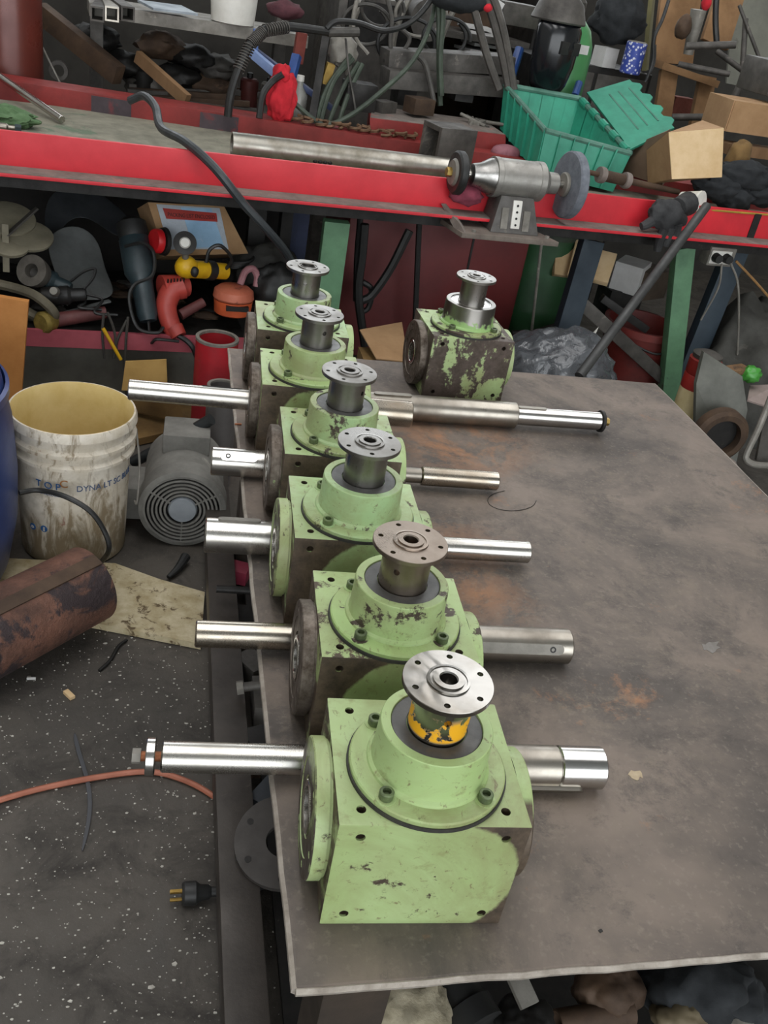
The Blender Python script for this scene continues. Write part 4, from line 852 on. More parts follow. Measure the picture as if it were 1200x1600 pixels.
for a, b, r in (((1072, 72), (1150, 70), 0.015), ((1060, 100), (1140, 116), 0.012), ((1165, 30), (1160, 110), 0.012), ((1170, 105), (1125, 200), 0.018), ((1050, 183), (1128, 183), 0.015), ((1155, 8), (1188, 95), 0.008), ((1120, 80), (1160, 110), 0.012)):
    part('stand_bar', MB().cyl(Pv(*a, 0.95), Pv(*b, 0.85), r, n=12), m_grey, st, world=True)
part('stand_leg', MB().cyl(Pv(1128, 195, 0.85), Pv(1118, 260, 0.8), 0.02, n=12), m_grey, st, world=True)
s = thing('grey_case', 'grey plastic tool case with a latch at the right end of the bench', 'case', BM(3.02, 0.62, 1.08))
zc = Pv(1180, 145, 0.6).z
s.location.z = zc; MW[s.name] = frame(B(3.02, 0.62, zc), BA)
part('case_body', MB().box((0.02, 0, 0.065), (0.30, 0.22, 0.13)), m_grey, s, 0.012)
part('case_latch', MB().box((-0.02, -0.114, 0.085), (0.045, 0.012, 0.045)), m_dark, s, 0.003)
def cardbox(name, label, corners, h, m, m2=None, flap=True):
    """open or closed carton from its lower front-left, front-right and back-left corner"""
    a, b, c = corners; d = b + c - a; up = Vector((0, 0, h))
    s = thing(name, label, 'box', (a + d) / 2)
    nm = ('front_panel', 'side_panel', 'back_panel', 'side_panel')
    P_ = [a, b, d, c]
    for i in range(4):
        p, q = P_[i], P_[(i + 1) % 4]; n = (q - p).cross(up).normalized() * 0.004
        part(nm[i], MB().slab([p, q, q + up, p + up], -n), m2 if (m2 and i == 0) else m, s, world=True)
    part('bottom_panel', MB().slab([a, b, d, c], Vector((0, 0, -0.004))), m, s, world=True)
    part('top_flap', MB().slab([a + up, b + up, (b + up).lerp(d + up, 0.48), (a + up).lerp(c + up, 0.48)], Vector((0, 0, 0.004))), m, s, world=True)
    part('top_flap', MB().slab([c + up, d + up, (d + up).lerp(b + up, 0.48), (c + up).lerp(a + up, 0.48)], Vector((0, 0, 0.004))), m, s, world=True)
    return s
a, b = Pv(1133, 205, 0.42), Pv(1215, 224, 0.42)
zc = a.z; b.z = zc
cardbox('cardboard_box', 'brown cardboard carton under the grey tool case', (a, b, a + BN * 0.2 + BE * 0.02), 0.115, m_card)
solo('timber_batten', MB().box((0, 0, 0), (0.34, 0.1, 0.04), frame(Pv(1180, 236, 0.44), BA)), m_wood, 'brown timber batten under the cardboard carton', 'timber')
# pale wooden block with its shaded side painted in cardboard brown
s = thing('wooden_block', 'pale sawn timber block with shade painted as a brown side, behind the spool bar', 'block', Pv(1088, 285, 0.14))
fq = [Pv(1050, 280, 0.10), Pv(1128, 277, 0.10), Pv(1131, 200, 0.13), Pv(1045, 207, 0.13)]
bk = [Pv(1012, 288, 0.30), fq[1] + BN * 0.14, fq[2] + BN * 0.14, Pv(1010, 235, 0.3)]
part('block_face', MB().slab(fq, (fq[1] - fq[0]).cross(fq[3] - fq[0]).normalized() * 0.004), m_paleply, s, world=True)
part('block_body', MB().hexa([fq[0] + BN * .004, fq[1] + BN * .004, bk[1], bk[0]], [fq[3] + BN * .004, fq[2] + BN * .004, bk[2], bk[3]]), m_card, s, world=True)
solo('dark_carton', MB().hexa([Pv(965, 268, .45), Pv(1035, 290, .25), Pv(1040, 285, .5), Pv(975, 262, .65)], [Pv(1000, 222, .45), Pv(1042, 205, .22), Pv(1050, 200, .5), Pv(1010, 215, .65)]), mat('shaded_carton', '#75604c', '#5c4a3a', None, 8, 0.9, 0, 0.2), 'crushed brown carton between the crate and the pale block', 'box')
s = thing('spool_bar', 'greasy steel bar with two collars lying right of the grinding wheel', 'bar', Pv(975, 290, 0.1))
a, b = Pv(915, 268, 0.10), Pv(1060, 300, 0.12); d_ = (b - a).length
part('bar_body', MB().lathe([(0.009, 0), (0.009, 0.06), (0.02, 0.06), (0.02, 0.175), (0.012, 0.175), (0.010, d_)], 20, axis(a, b)), m_rust, s, world=True)
for f in (0.055, 0.165): part('bar_collar', MB().lathe([(0.01, f), (0.027, f + 0.002), (0.029, f + 0.012), (0.027, f + 0.024), (0.01, f + 0.026)], 24, axis(a, b)), m_edge, s, world=True)
a = Pv(1080, 314, 0.05)
s = thing('white_cup', 'white plastic cup lying on its side on the bench edge', 'cup', a)
part('cup_wall', MB().lathe([(0.028, 0), (0.038, 0.075), (0.036, 0.075), (0.026, 0.003), (0, 0.003)], 28, axis(Pv(1064, 312, .08), Pv(1100, 316, 0.0))), m_white, s, world=True)
part('cup_lid', MB().lathe([(0.039, 0.074), (0.039, 0.082), (0, 0.083)], 28, axis(Pv(1064, 312, .08), Pv(1100, 316, 0.0))), m_white, s, world=True)
gl = thing('work_glove', 'charcoal work glove draped over the bench front edge', 'glove', Pv(1035, 360, -0.06))
part('glove_palm', MB().blob(Pv(1042, 338, -0.055), (0.075, 0.03, 0.05), 0.22, 1.7, 41, 4, M=frame((0, 0, 0), BA, 0, R_(20))), m_glove, gl, world=True)
for k, pts in enumerate(([(1020, 345), (1008, 352), (1002, 354)], [(1038, 358), (1030, 378), (1027, 392)], [(1048, 356), (1042, 374), (1038, 384)], [(1058, 350), (1056, 364), (1052, 372)])):
    part('glove_finger', MB().tube([Pv(x_, y_, -0.07) for x_, y_ in pts], lambda f: 0.019 - 0.005 * f, 10), m_glove, gl, world=True)
part('glove_cuff', MB().tube([Pv(1058, 325, -0.04), Pv(1075, 318, 0.0)], lambda f: 0.035 + 0.008 * f, 14), m_glove, gl, world=True)
for k, (x_, y_, rx_) in enumerate(((1120, 290, .1), (1165, 275, .12), (1190, 300, .1), (1145, 305, .08))):
    solo('dark_cloth', MB().blob(Pv(x_, y_, 0.22), (rx_, 0.06, 0.05), 0.3, 2.0, 50 + k, 4, 0.8405), m_blackcloth, ('black cloth heap between the pale block and the white cup', 'black cloth heap under the timber batten', 'black cloth heap at the far end of the bench', 'small black cloth fold behind the white cup')[k], 'cloth', 'black cloths at the bench end')
solo('tan_bag', MB().blob(Pv(1152, 250, 0.3), (0.045, 0.04, 0.07), 0.25, 2, 61, 3), m_carddk, 'brown paper bag standing right of the pale block', 'bag')
a, b = Pv(1150, 330, 0.0), Pv(1205, 338, 0.0)
solo('yellow_lead', MB().tube([Pv(1090, 326, 0.01), Pv(1130, 330, 0.0), Pv(1205, 336, 0.0)], 0.004, 6), mat('yellow_lead', '#a3852f', '#80661f', None, 20, 0.6, 0, 0.1), 'thin yellow lead along the right end of the bench top', 'cable')
part('bench_gap', MB().box((0, 0, 0), (0.03, 0.004, 0.098), frame(Pv(1178, 355, -0.002), BA)), m_dark, bench, world=True)
solo('leaning_pipe', MB().cyl(Pv(1104, 322, -0.1), Pv(905, 588, -0.55), 0.0165, n=18), mat('dark_pipe', '#4a4a49', '#353535', '#5a5650', 12, 0.5, 0.3, 0.2), 'long dark pipe leaning from the bench front down behind the table', 'pipe')
s = thing('outlet_box', 'steel outlet box with two plugs under the red beam', 'outlet', frame(Pv(1128, 402, -0.02), BA))
part('box_body', MB().box((0, 0.03, 0), (0.115, 0.06, 0.07)), m_lgrey, s, 0.004)
part('outlet_face', MB().box((-0.01, -0.004, 0), (0.09, 0.008, 0.05)), m_white, s, 0.003)
for dx in (-0.035, 0.012): part('plug', MB().cyl((dx, -0.035, 0), (dx, 0.0, 0), 0.016, 0.019, 14), m_rubber, s)
part('plug_cord', MB().tube([Pv(1128, 412, -.06), Pv(1122, 450, -.06), Pv(1095, 500, -.02)], 0.004, 6), m_lgrey, s, world=True)
part('plug_cord', MB().tube([Pv(1142, 412, -.06), Pv(1153, 445, -.06), Pv(1154, 510, -.05), Pv(1150, 590, -.02)], 0.0045, 6), m_lgrey, s, world=True)
solo('extension_cord', MB().tube([Pv(1150, 408, -.03), Pv(1180, 440, -.05), Pv(1215, 480, -.05)], 0.005, 6), mat('tan_cord', '#9a7448', '#7a5a35', None, 14, 0.6, 0, 0.1), 'tan extension cord running right from the outlet box', 'cord')

# ---- below the bench, middle and right
s = thing('red_cabinet', 'dark red steel cabinet standing under the bench', 'cabinet', BM(1.5, 0.5, 0))
part('cabinet_body', MB().box((0.03, 0.0, 0.36), (0.74, 0.34, 0.72)), mat('maroon_cabinet', '#6b1f1f', '#541918', '#47201d', 4, 0.5, 0.05, 0.1), s, 0.006)
part('cabinet_plinth', MB().box((0.03, -0.18, 0.10), (0.74, 0.03, 0.05)), m_hose, s)
part('cabinet_seam', MB().box((0.16, -0.1715, 0.40), (0.008, 0.004, 0.6)), m_dark, s)
for k, pts in enumerate(([(570, 350), (566, 400), (560, 460), (570, 540)], [(640, 360), (610, 420), (582, 460), (566, 470)], [(566, 440), (580, 452), (576, 480), (560, 490)], [(655, 350), (652, 420), (648, 520)], [(563, 340), (558, 400), (556, 470)])):
    solo('black_hose', MB().tube([Pv(x_, y_, 0.16 + 0.02 * k) for x_, y_ in pts], 0.016 if k in (0, 1) else 0.011, 8), m_rubber, ('thick black hose hanging beside the green bench leg', 'thick black hose slanting across the red cabinet', 'short black hose loop beside the green bench leg', 'black hose hanging straight down the middle of the red cabinet', 'thin black hose hanging right against the green bench leg')[k], 'hose', 'hoses in front of the red cabinet')
s = thing('green_drum', 'dark green drum under the bench beside the red cabinet', 'drum', B(2.08, 0.55, 0))
part('drum_body', MB().lathe([(0.14, 0), (0.15, 0.01), (0.15, 0.30), (0.153, 0.31), (0.15, 0.32), (0.15, 0.62), (0.14, 0.63)], 32), mat('dark_green_drum', '#2f5a36', '#234528', None, 6, 0.5, 0, 0.1), s)
part('drum_rim', MB().lathe([(0.148, 0.62), (0.156, 0.62), (0.156, 0.64), (0.148, 0.64)], 32, loop=True), m_hose, s)
for k, (x0, y0, x1, y1) in enumerate(((858, 378, 852, 425), (885, 376, 882, 432), (918, 380, 905, 436), (945, 395, 930, 440))):
    a, b = Pv(x0, y0, 0.5 - 0.05 * k), Pv(x1, y1, 0.42 - 0.05 * k)
    plank('timber_offcut', b, a, 0.1, 0.03, (m_wood, m_paleply, m_paleply, m_paleply)[k], None, ('brown timber offcut standing under the bench behind the grinder', 'pale timber offcut standing under the bench behind the grinder')[0 if k == 0 else 1], 'timber', group=None if k == 0 else 'pale offcuts under the bench')
solo('dirt_heap', MB().blob(B(2.10, 0.22, 0.05), (0.15, 0.14, 0.24), 0.25, 1.6, 71, 4, 0.0), mat('brown_dirt', '#4d4038', '#352c27', '#5f5046', 9, 0.95, 0, 0.6), 'heap of brown dirt and scrap under the bench', 'heap')
wp = [Pz(812, 505, 0.24), Pz(880, 520, 0.24), Pz(892, 462, 0.29), Pz(826, 458, 0.29)]
solo('foam_sheet', MB().slab(wp, (0, 0, 0.012)), m_paper, 'white panel offcut lying on the dirt heap under the bench', 'panel', smooth=0)
solo('thin_rod', MB().cyl(Pv(846, 380, 0.0), Pv(826, 560, 0.1), 0.0055, n=8), m_lgrey, 'thin steel rod standing under the grinder', 'rod')
solo('dark_hose', MB().tube([Pv(800, 520, .2), Pv(830, 520, .18), Pv(865, 510, .12), Pv(890, 500, .1)], 0.012, 8), m_rubber, 'black hose lying across the white panel', 'hose')
t = NT('clear_film'); n1 = t.noise(14, 4, 0.6, 0.8)
m_film = t.fin(t.mix(t.ramp(n1, 0.45, 0.7), C('#5d5f63'), C('#808387')), 0.16, 0.0, n1, 0.7, 0.012); t.b.inputs['Transmission Weight'].default_value = 0.45
solo('plastic_bag', MB().blob(B(1.86, -0.16, 0.2), (0.25, 0.16, 0.25), 0.16, 1.7, 73, 5, 0.0), m_film, 'crumpled clear plastic bag behind the table end', 'bag', smooth=70)
solo('paper_cone', MB().lathe([(0.02, 0), (0.0, 0.10)], 10, frame(Pv(912, 545, -0.08), 0, 0.1, 0.3)), m_white, 'white paper spike sticking out of the plastic bag', 'paper')
# buckets at the right leg
s = thing('red_bucket', 'dark red plastic bucket behind the green bench leg', 'bucket', B(2.45, 0.22, 0))
part('bucket_body', MB().lathe([(0.12, 0), (0.155, 0.34), (0.165, 0.34), (0.165, 0.37), (0.15, 0.37), (0.115, 0.01), (0, 0.01)], 36), mat('red_bucket_plastic', '#7d2f29', '#5f2420', '#4c3a36', 8, 0.5, 0, 0.1), s)
part('bucket_handle', MB().tube([(-0.165, 0, 0.35), (-0.1, -0.12, 0.32), (0, -0.175, 0.3), (0.1, -0.12, 0.32), (0.165, 0, 0.35)], 0.005, 6), m_rubber, s)
s = thing('paint_tin', 'dented tin painted red above cream, beside the green bench leg', 'tin', Pv(1068, 660, -0.34))
s.location.z = 0; p = Vector(s.location); MW[s.name] = Matrix.Translation(p)
zt, zm = Pv(1072, 560, -0.34).z, Pv(1070, 605, -0.34).z
part('tin_foot', MB().lathe([(0.052, 0), (0.056, 0.01), (0.058, zm)], 30), mat('cream_tin', '#cdbd92', '#b5a376', '#5d5240', 12, 0.6, 0, 0.15, patch=0.66), s, label='cream lower half')
part('tin_band', MB().lathe([(0.0582, zm), (0.0585, zm + 0.05), (0.056, zm + 0.055), (0.0585, zm + 0.06), (0.059, zt), (0.052, zt + 0.004)], 30), mat('tin_red', '#92261f', '#761f19', None, 12, 0.5, 0, 0.1), s, label='red upper half')
part('tin_lid', MB().lathe([(0.05, zt), (0.054, zt + 0.02), (0.03, zt + 0.03)], 24), m_grey, s)
# plate with pipe flange and bent steel at the right edge
p0 = Pv(1130, 740, -0.62)
s = thing('flanged_plate', 'upright grey steel plate with a pipe flange, right of the table', 'plate', Vector((p0.x, p0.y, 0)))
q = [Pv(1085, 742, -0.60), Pv(1146, 745, -0.62), Pv(1168, 640, -0.55), Pv(1160, 588, -0.50), Pv(1100, 550, -0.42), Pv(1088, 600, -0.46)]
q = [Vector(p) for p in q]; q[0].z = q[0].z; nn = (q[1] - q[0]).cross(q[3] - q[0]).normalized(); k = len(q)
pl_ = MB().add(q + [p + BN * 0.016 for p in q], [tuple(range(k)), tuple(range(2 * k - 1, k - 1, -1))] + [(i, k + i, k + (i + 1) % k, (i + 1) % k) for i in range(k)])
part('plate_body', pl_, mat('oily_green_grey', '#5a5a52', '#44443e', '#6b675c', 7, 0.55, 0.2, 0.3), s, smooth=0, world=True)
fc = Pv(1128, 682, -0.60)
Mf = axis(fc + BN * 0.03, fc - BN * 0.05 - BE * 0.012)
part('pipe_flange', MB().lathe([(0.066, 0), (0.098, 0), (0.098, 0.035), (0.085, 0.045), (0.066, 0.045)], 48, Mf, loop=True), m_rust, s, world=True)
part('pipe_bore', MB().lathe([(0.0, 0.004), (0.066, 0.004), (0.066, 0.012), (0, 0.012)], 40, Mf), m_dark, s, world=True)
plank('flange_key', Pv(1140, 722, -0.68), Pv(1150, 742, -0.68), 0.03, 0.03, m_edge, s)
s = thing('bent_frame', 'bent grey steel frame on the floor at the right of the table', 'frame', Pz(1190, 750, 0))
part('frame_tube', MB().tube([Pv(1205, 620, -.55), Pv(1185, 670, -.58), Pv(1168, 705, -.6), Pv(1166, 718, -.61), Pv(1180, 726, -.62), Pv(1210, 728, -.62)], 0.012, 10), m_lgrey, s, world=True)
part('frame_panel', MB().slab([Pv(1182, 720, -.58), Pv(1215, 722, -.58), Pv(1215, 640, -.53), Pv(1195, 650, -.54)], BN * -0.012), m_grey, s, smooth=0, world=True)
solo('green_wrapper', MB().blob(Pv(1174, 585, -0.3), (0.034, 0.026, 0.026), 0.45, 2.2, 81, 3), mat('bright_green_film', '#4a9a3e', '#3a7d30', None, 20, 0.4, 0, 0.2), 'bright green plastic wrapper right of the flanged plate', 'wrapper')
solo('pink_sheet', MB().slab([Pv(1168, 625, -.4), Pv(1215, 640, -.42), Pv(1215, 600, -.3), Pv(1172, 602, -.28)], (0, 0, 0.006)), mat('pale_pink_sheet', '#9a8a84', '#7f716b', None, 9, 0.8, 0, 0.2), 'pale pinkish sheet offcut at the right edge', 'sheet', smooth=0)
solo('grey_tarp', MB().blob(B(2.9, 0.05, 0.16), (0.22, 0.2, 0.34), 0.3, 1.5, 83, 4, 0.0), mat('grey_tarp', '#45443f', '#302f2b', '#56534c', 9, 0.8, 0, 0.4), 'grey tarpaulin bundle under the right end of the bench', 'tarpaulin')
solo('tan_scrap', MB().box((0, 0, 0), (0.12, 0.05, 0.02), frame(Pv(1150, 578, -.28), 0.4)), m_wood, 'small tan wood scrap above the bright green wrapper', 'scrap')
for k, (x_, y_) in enumerate(((965, 470), (1010, 440), (985, 430))):
    solo('dark_box', MB().box((0, 0, 0), (0.16, 0.12, 0.12), frame(Pv(x_, y_, 0.45), BA + 0.4 * k)), (m_dark, mat('tan_shade', '#5d4f42', '#463b31', None, 9, 0.9, 0, 0.2), m_paper)[k], ('black box between the bench legs', 'dull tan carton between the bench legs', 'white foam piece behind the green bench leg')[k], 'box', bevel=0.004)
q = [Pz(562, 515, 0.40), Pz(588, 560, 0.36), Pz(638, 565, 0.36), Pz(628, 503, 0.40)]
solo('cardboard_flap', MB().slab(q, (0, 0, 0.004)), m_card, 'clean brown cardboard sheet between the gearboxes and the stripped one', 'cardboard', smooth=0)
solo('cardboard_prop', MB().box((0, 0, 0.17), (0.14, 0.14, 0.34), frame(Vector(((q[0] + q[2]) / 2).to_tuple()[:2] + (0.0,)))), m_carddk, 'dark carton standing under the clean cardboard sheet', 'box')

# ------------------------------------------------------------------ tool shelf under the bench, left
def ringpath(c, r, n=10, tilt=0.0): return [c + Vector((r * math.cos(2 * math.pi * i / n), r * math.sin(2 * math.pi * i / n) * 0.9, 0.004 * i)) for i in range(n + 1)]
# shipping carton with a packing list pouch
q = [Pv(258, 400, .14), Pv(388, 396, .20), Pv(350, 322, .26), Pv(231, 316, .20)]
bx_ = thing('shipping_box', 'brown shipping carton with a packing list pouch on the tool shelf', 'box', (q[0] + q[1]) / 2)
nn = (q[1] - q[0]).cross(q[3] - q[0]).normalized(); nn = nn if nn.dot(CAM - q[0]) > 0 else -nn
part('box_front', MB().slab(q, nn * 0.004), m_card, bx_, smooth=0, world=True)
part('box_body', MB().hexa([p - nn * 0.0045 for p in q], [p - nn * 0.14 for p in q]), m_card, bx_, smooth=0, world=True)
def quadpt(s_, t_, off): return q[0].lerp(q[1], s_).lerp(q[3].lerp(q[2], s_), t_) + nn * off
po = part('document_pouch', MB().slab([quadpt(0.07, 0.12, .0025), quadpt(0.78, 0.10, .0025), quadpt(0.92, 0.95, .0025), quadpt(0.10, 0.97, .0025)], nn * 0.0022), mat('clear_pouch', '#b9bfc6', '#a3abb5', None, 8, 0.25, 0, 0.1), bx_, smooth=0, world=True, label='clear document pouch')
part('document', MB().slab([quadpt(0.36, 0.14, .0035), quadpt(0.74, 0.14, .0035), quadpt(0.80, 0.93, .0035), quadpt(0.40, 0.93, .0035)], nn * 0.0008), mat('pale_blue_form', '#9cc0dc', '#86aac8', '#c3d0d8', 12, 0.6, 0, 0.05, patch=0.6), po, smooth=0, world=True)
part('red_banner', MB().slab([quadpt(0.16, 0.70, .0045), quadpt(0.80, 0.66, .0045), quadpt(0.84, 0.84, .0045), quadpt(0.16, 0.90, .0045)], nn * 0.0008), mat('banner_red', '#a8332b', '#922b25', None, 8, 0.5, 0, 0.05), po, smooth=0, world=True)
ex = (quadpt(0.8, 0.67, 0) - quadpt(0.16, 0.71, 0)); tl_ = ex.length; ex.normalize(); ey = nn.cross(ex)
tm = text_mesh('PACKING LIST ENCLOSED', 0.026)
xs = [p.x for p in tm.v]; k = tl_ * 0.92 / (max(xs) - min(xs))
o0 = quadpt(0.185, 0.745, 0.0052)
tm.v = [o0 + ex * (p.x * k) + ey * (p.y * k * 1.25) + nn * p.z for p in tm.v]
part('banner_text', tm, mat('dark_print', '#3b1513', '#3b1513', None, 8, 0.6, 0, 0), po, smooth=0, world=True)

# sheet-metal guards and scrap left
def bent(name, label, cat, P_, m, th=0.004, group=None):
    """curved sheet from a grid of points (rows of equal length)"""
    r, c = len(P_), len(P_[0]); mb = MB()
    mb.add([p for row in P_ for p in row], [(i * c + j, i * c + j + 1, (i + 1) * c + j + 1, (i + 1) * c + j) for i in range(r - 1) for j in range(c - 1)])
    o = solo(name, mb, m, label, cat, smooth=50); md = o.modifiers.new('thick', 'SOLIDIFY'); md.thickness = th
    sb = o.modifiers.new('round', 'SUBSURF'); sb.levels = 2; sb.render_levels = 2
    return o
m_sheet = mat('grey_sheet_metal', '#828584', '#6a6c6b', '#5a5550', 8, 0.5, 0.4, 0.15)
bent('sheet_duct', 'dark curved sheet-metal duct at the back of the tool shelf', 'duct', [[Pv(68, 340, .42), Pv(75, 296, .5), Pv(130, 286, .55), Pv(165, 305, .5), Pv(215, 350, .42)], [Pv(70, 365, .38), Pv(90, 325, .46), Pv(125, 312, .5), Pv(155, 328, .46), Pv(200, 368, .38)], [Pv(90, 378, .34), Pv(100, 350, .4), Pv(125, 338, .44), Pv(150, 348, .4), Pv(185, 375, .34)]], mat('dark_zinc', '#55585c', '#3f4246', None, 8, 0.4, 0.6, 0.1))
bent('sheet_guard', 'light grey torn sheet-metal guard beside the black grinder', 'sheet metal', [[Pv(72, 372, .30), Pv(95, 352, .34), Pv(130, 350, .36), Pv(158, 380, .33)], [Pv(75, 400, .24), Pv(105, 390, .28), Pv(140, 395, .3), Pv(162, 418, .27)], [Pv(90, 440, .18), Pv(115, 430, .2), Pv(150, 432, .22), Pv(180, 452, .2)], [Pv(105, 478, .10), Pv(130, 470, .12), Pv(160, 472, .14), Pv(176, 462, .16)]], m_sheet)
a, b = Pv(68, 498, .02), Pv(172, 470, .10)
plank('flat_bar', a, b, 0.018, 0.006, m_sheet, None, 'thin grey flat bar lying below the torn sheet metal', 'bar')
for k, (x_, y_, r_) in enumerate(((12, 345, 0.085), (45, 372, 0.075), (15, 385, 0.06))):
    p = Pv(x_, y_, .22 - .05 * k)
    solo('round_lid', MB().lathe([(r_ * .3, 0.0), (r_ * 0.95, 0.0), (r_, 0.006), (r_, 0.012), (r_ * 0.9, 0.016), (0, 0.016)], 32, frame(p, 0, 0.35, 0.1)), mat('khaki_lid', '#8a8370', '#6e6857', None, 10, 0.7, 0, 0.2), ('khaki pan lid leaning at the left end of the tool shelf', 'khaki pan lid lying flat on the shelf scrap', 'small khaki lid half under the flat one')[k], 'lid')
a, b = Pv(8, 350, .12), Pv(10, 425, .1)
plank('angle_bracket', b, a, 0.02, 0.006, mat('khaki_lid', '#8a8370'), None, 'khaki steel strip standing at the shelf end', 'strip'); plank('bracket_arm_bar', Pv(10, 368, .12), Pv(58, 325, .16), 0.02, 0.006, m_grey, None, 'grey steel strip slanting up behind the khaki lids', 'strip')
# two dark angle grinders
def angle_grinder(label, head, tail, r, m_body, m_head, disc=None, disc_m=None):
    s = thing('angle_grinder', label, 'angle grinder', head)
    L = (tail - head).length; M = axis(head, tail)
    part('motor_barrel', MB().lathe([(r * 0.75, 0), (r, 0.02), (r, L * 0.45), (r * 0.72, L * 0.55), (r * 0.68, L * 0.92), (r * 0.55, L)], 24, M), m_body, s, world=True)
    part('gear_head', MB().lathe([(r * 0.55, -0.05), (r * 0.95, -0.035), (r * 1.0, 0.0), (r * 0.9, 0.02)], 24, M), m_head, s, world=True)
    part('power_cord', MB().tube([tail, tail + (tail - head).normalized() * 0.05 + Vector((0, 0, -0.02)), tail + Vector((0.03, -0.05, -0.04)), tail + Vector((0.1, -0.04, -0.045))], 0.005, 6), m_rubber, s, world=True)
    for k in range(4): part('vent_slot', MB().box((0, r * 0.995, L * 0.36 - 0.012 * k), (r * 0.8, 0.003, 0.005), M @ Matrix.Rotation(R_(180), 4, 'Z')), m_dark, s, world=True)
    if disc:
        c, n, rd = disc
        part('wheel_disc', MB().lathe([(0, 0), (rd, 0), (rd, 0.006), (0, 0.006)], 32, axis(c, c + n)), disc_m, s, world=True)
    return s
s = angle_grinder('old grey angle grinder with a cup wheel at the shelf end', Pv(62, 432, .12), Pv(110, 452, .08), 0.034, m_teal, m_grey)
part('cup_wheel', MB().lathe([(0.022, -0.0), (0.044, 0.0), (0.05, 0.03), (0.05, 0.045), (0.022, 0.045)], 28, axis(Pv(60, 428, .1), Pv(40, 418, .04)), loop=True), mat('khaki_cup', '#5c5750', '#47423c', None, 20, 0.8, 0, 0.3), s, world=True)
s = angle_grinder('black angle grinder lying below the cup wheel grinder', Pv(85, 462, .06), Pv(135, 460, .05), 0.03, m_rubber, m_dark)
part('side_knob', MB().lathe([(0.0, 0.02), (0.012, 0.02), (0.016, 0), (0.012, -0.01)], 16, axis(Pv(86, 456, .02), Pv(80, 452, -.02))), m_lgrey, s, world=True)
part('cord_loop', MB().tube([Pv(110, 440, .1), Pv(130, 425, .1), Pv(148, 420, .1), Pv(145, 435, .08), Pv(128, 455, .06)], 0.005, 6), m_rubber, s, world=True)
s = angle_grinder('long black and teal angle grinder standing upright on the tool shelf', Pv(208, 365, .16), Pv(232, 502, .0), 0.05, m_teal, m_rubber)
part('cord_wrap', MB().tube([Pv(195, 385, .1), Pv(222, 380, .08), Pv(240, 395, .08), Pv(238, 430, .05), Pv(210, 445, .03), Pv(202, 470, .0), Pv(215, 512, -.03), Pv(245, 520, -.05), Pv(255, 512, -.03)], 0.006, 6), m_rubber, s, world=True)
part('rating_label', MB().box((0, 0, 0), (0.022, 0.003, 0.016), frame(Pv(214, 402, .085), BA, 0, 0.2)), m_white, s, world=True)
# red cap disc, flap disc, yellow grinder
s = thing('flap_wheel', 'bright red backed abrasive wheel standing on the tool shelf', 'abrasive wheel', Pv(252, 392, .1))
Mf = axis(Pv(240, 376, .1), Pv(262, 378, .12))
part('red_backing', MB().lathe([(0, 0), (0.036, 0), (0.039, 0.006), (0.039, 0.022), (0.03, 0.026)], 32, Mf), mat('bright_red_cap', '#cf2228', '#b01b20', None, 10, 0.35, 0, 0.05), s, world=True)
part('abrasive_face', MB().lathe([(0.03, 0.026), (0.043, 0.028), (0.046, 0.04), (0.02, 0.046)], 24, Mf), m_dark, s, world=True)
yg = thing('yellow_grinder', 'yellow angle grinder with a sanding disc on the tool shelf', 'angle grinder', Pv(305, 438, .08))
part('gear_head', MB().blob(Pv(291, 417, .06), (0.036, 0.034, 0.038), 0.08, 1.5, 5, 3), m_yellow, yg, world=True)
part('motor_barrel', MB().cyl(Pv(295, 420, .07), Pv(352, 424, .14), 0.03, 0.027, 20), m_yellow, yg, world=True)
part('black_grip', MB().cyl(Pv(322, 422, .1), Pv(332, 423, .115), 0.033, 0.033, 20), m_rubber, yg, world=True)
part('spindle', MB().cyl(Pv(290, 405, .05), Pv(289, 388, .04), 0.011, n=12), m_lgrey, yg, world=True)
c = Pv(289, 380, .04); n_ = (CAM - c).normalized() + Vector((0, 0, .1))
part('sanding_disc', MB().lathe([(0, 0), (0.037, 0), (0.037, 0.008), (0.019, 0.010), (0.016, 0.014), (0, 0.014)], 32, axis(c, c + n_)), m_dark, yg, world=True)
part('disc_hub', MB().lathe([(0.0, 0.0135), (0.018, 0.0135), (0.014, 0.02), (0, 0.02)], 24, axis(c, c + n_)), m_white, yg, world=True)
part('black_switch', MB().blob(Pv(304, 425, .03), (0.014, 0.012, 0.018), 0.1, 2, 7, 2), m_rubber, yg, world=True)
part('power_cord', MB().tube([Pv(350, 424, .12), Pv(362, 405, .1), Pv(345, 384, .08), Pv(328, 390, .08), Pv(322, 410, .08)], 0.006, 6), m_rubber, yg, world=True)
for k in range(4): solo('coiled_cord', MB().tube(ringpath(Pv(372 - 2 * k, 420 + 3 * k, .2), 0.05 - 0.004 * k, 12), 0.006, 6), m_rubber, 'black cord coiled beside the yellow grinder', 'cord', 'cord coils beside the yellow grinder')
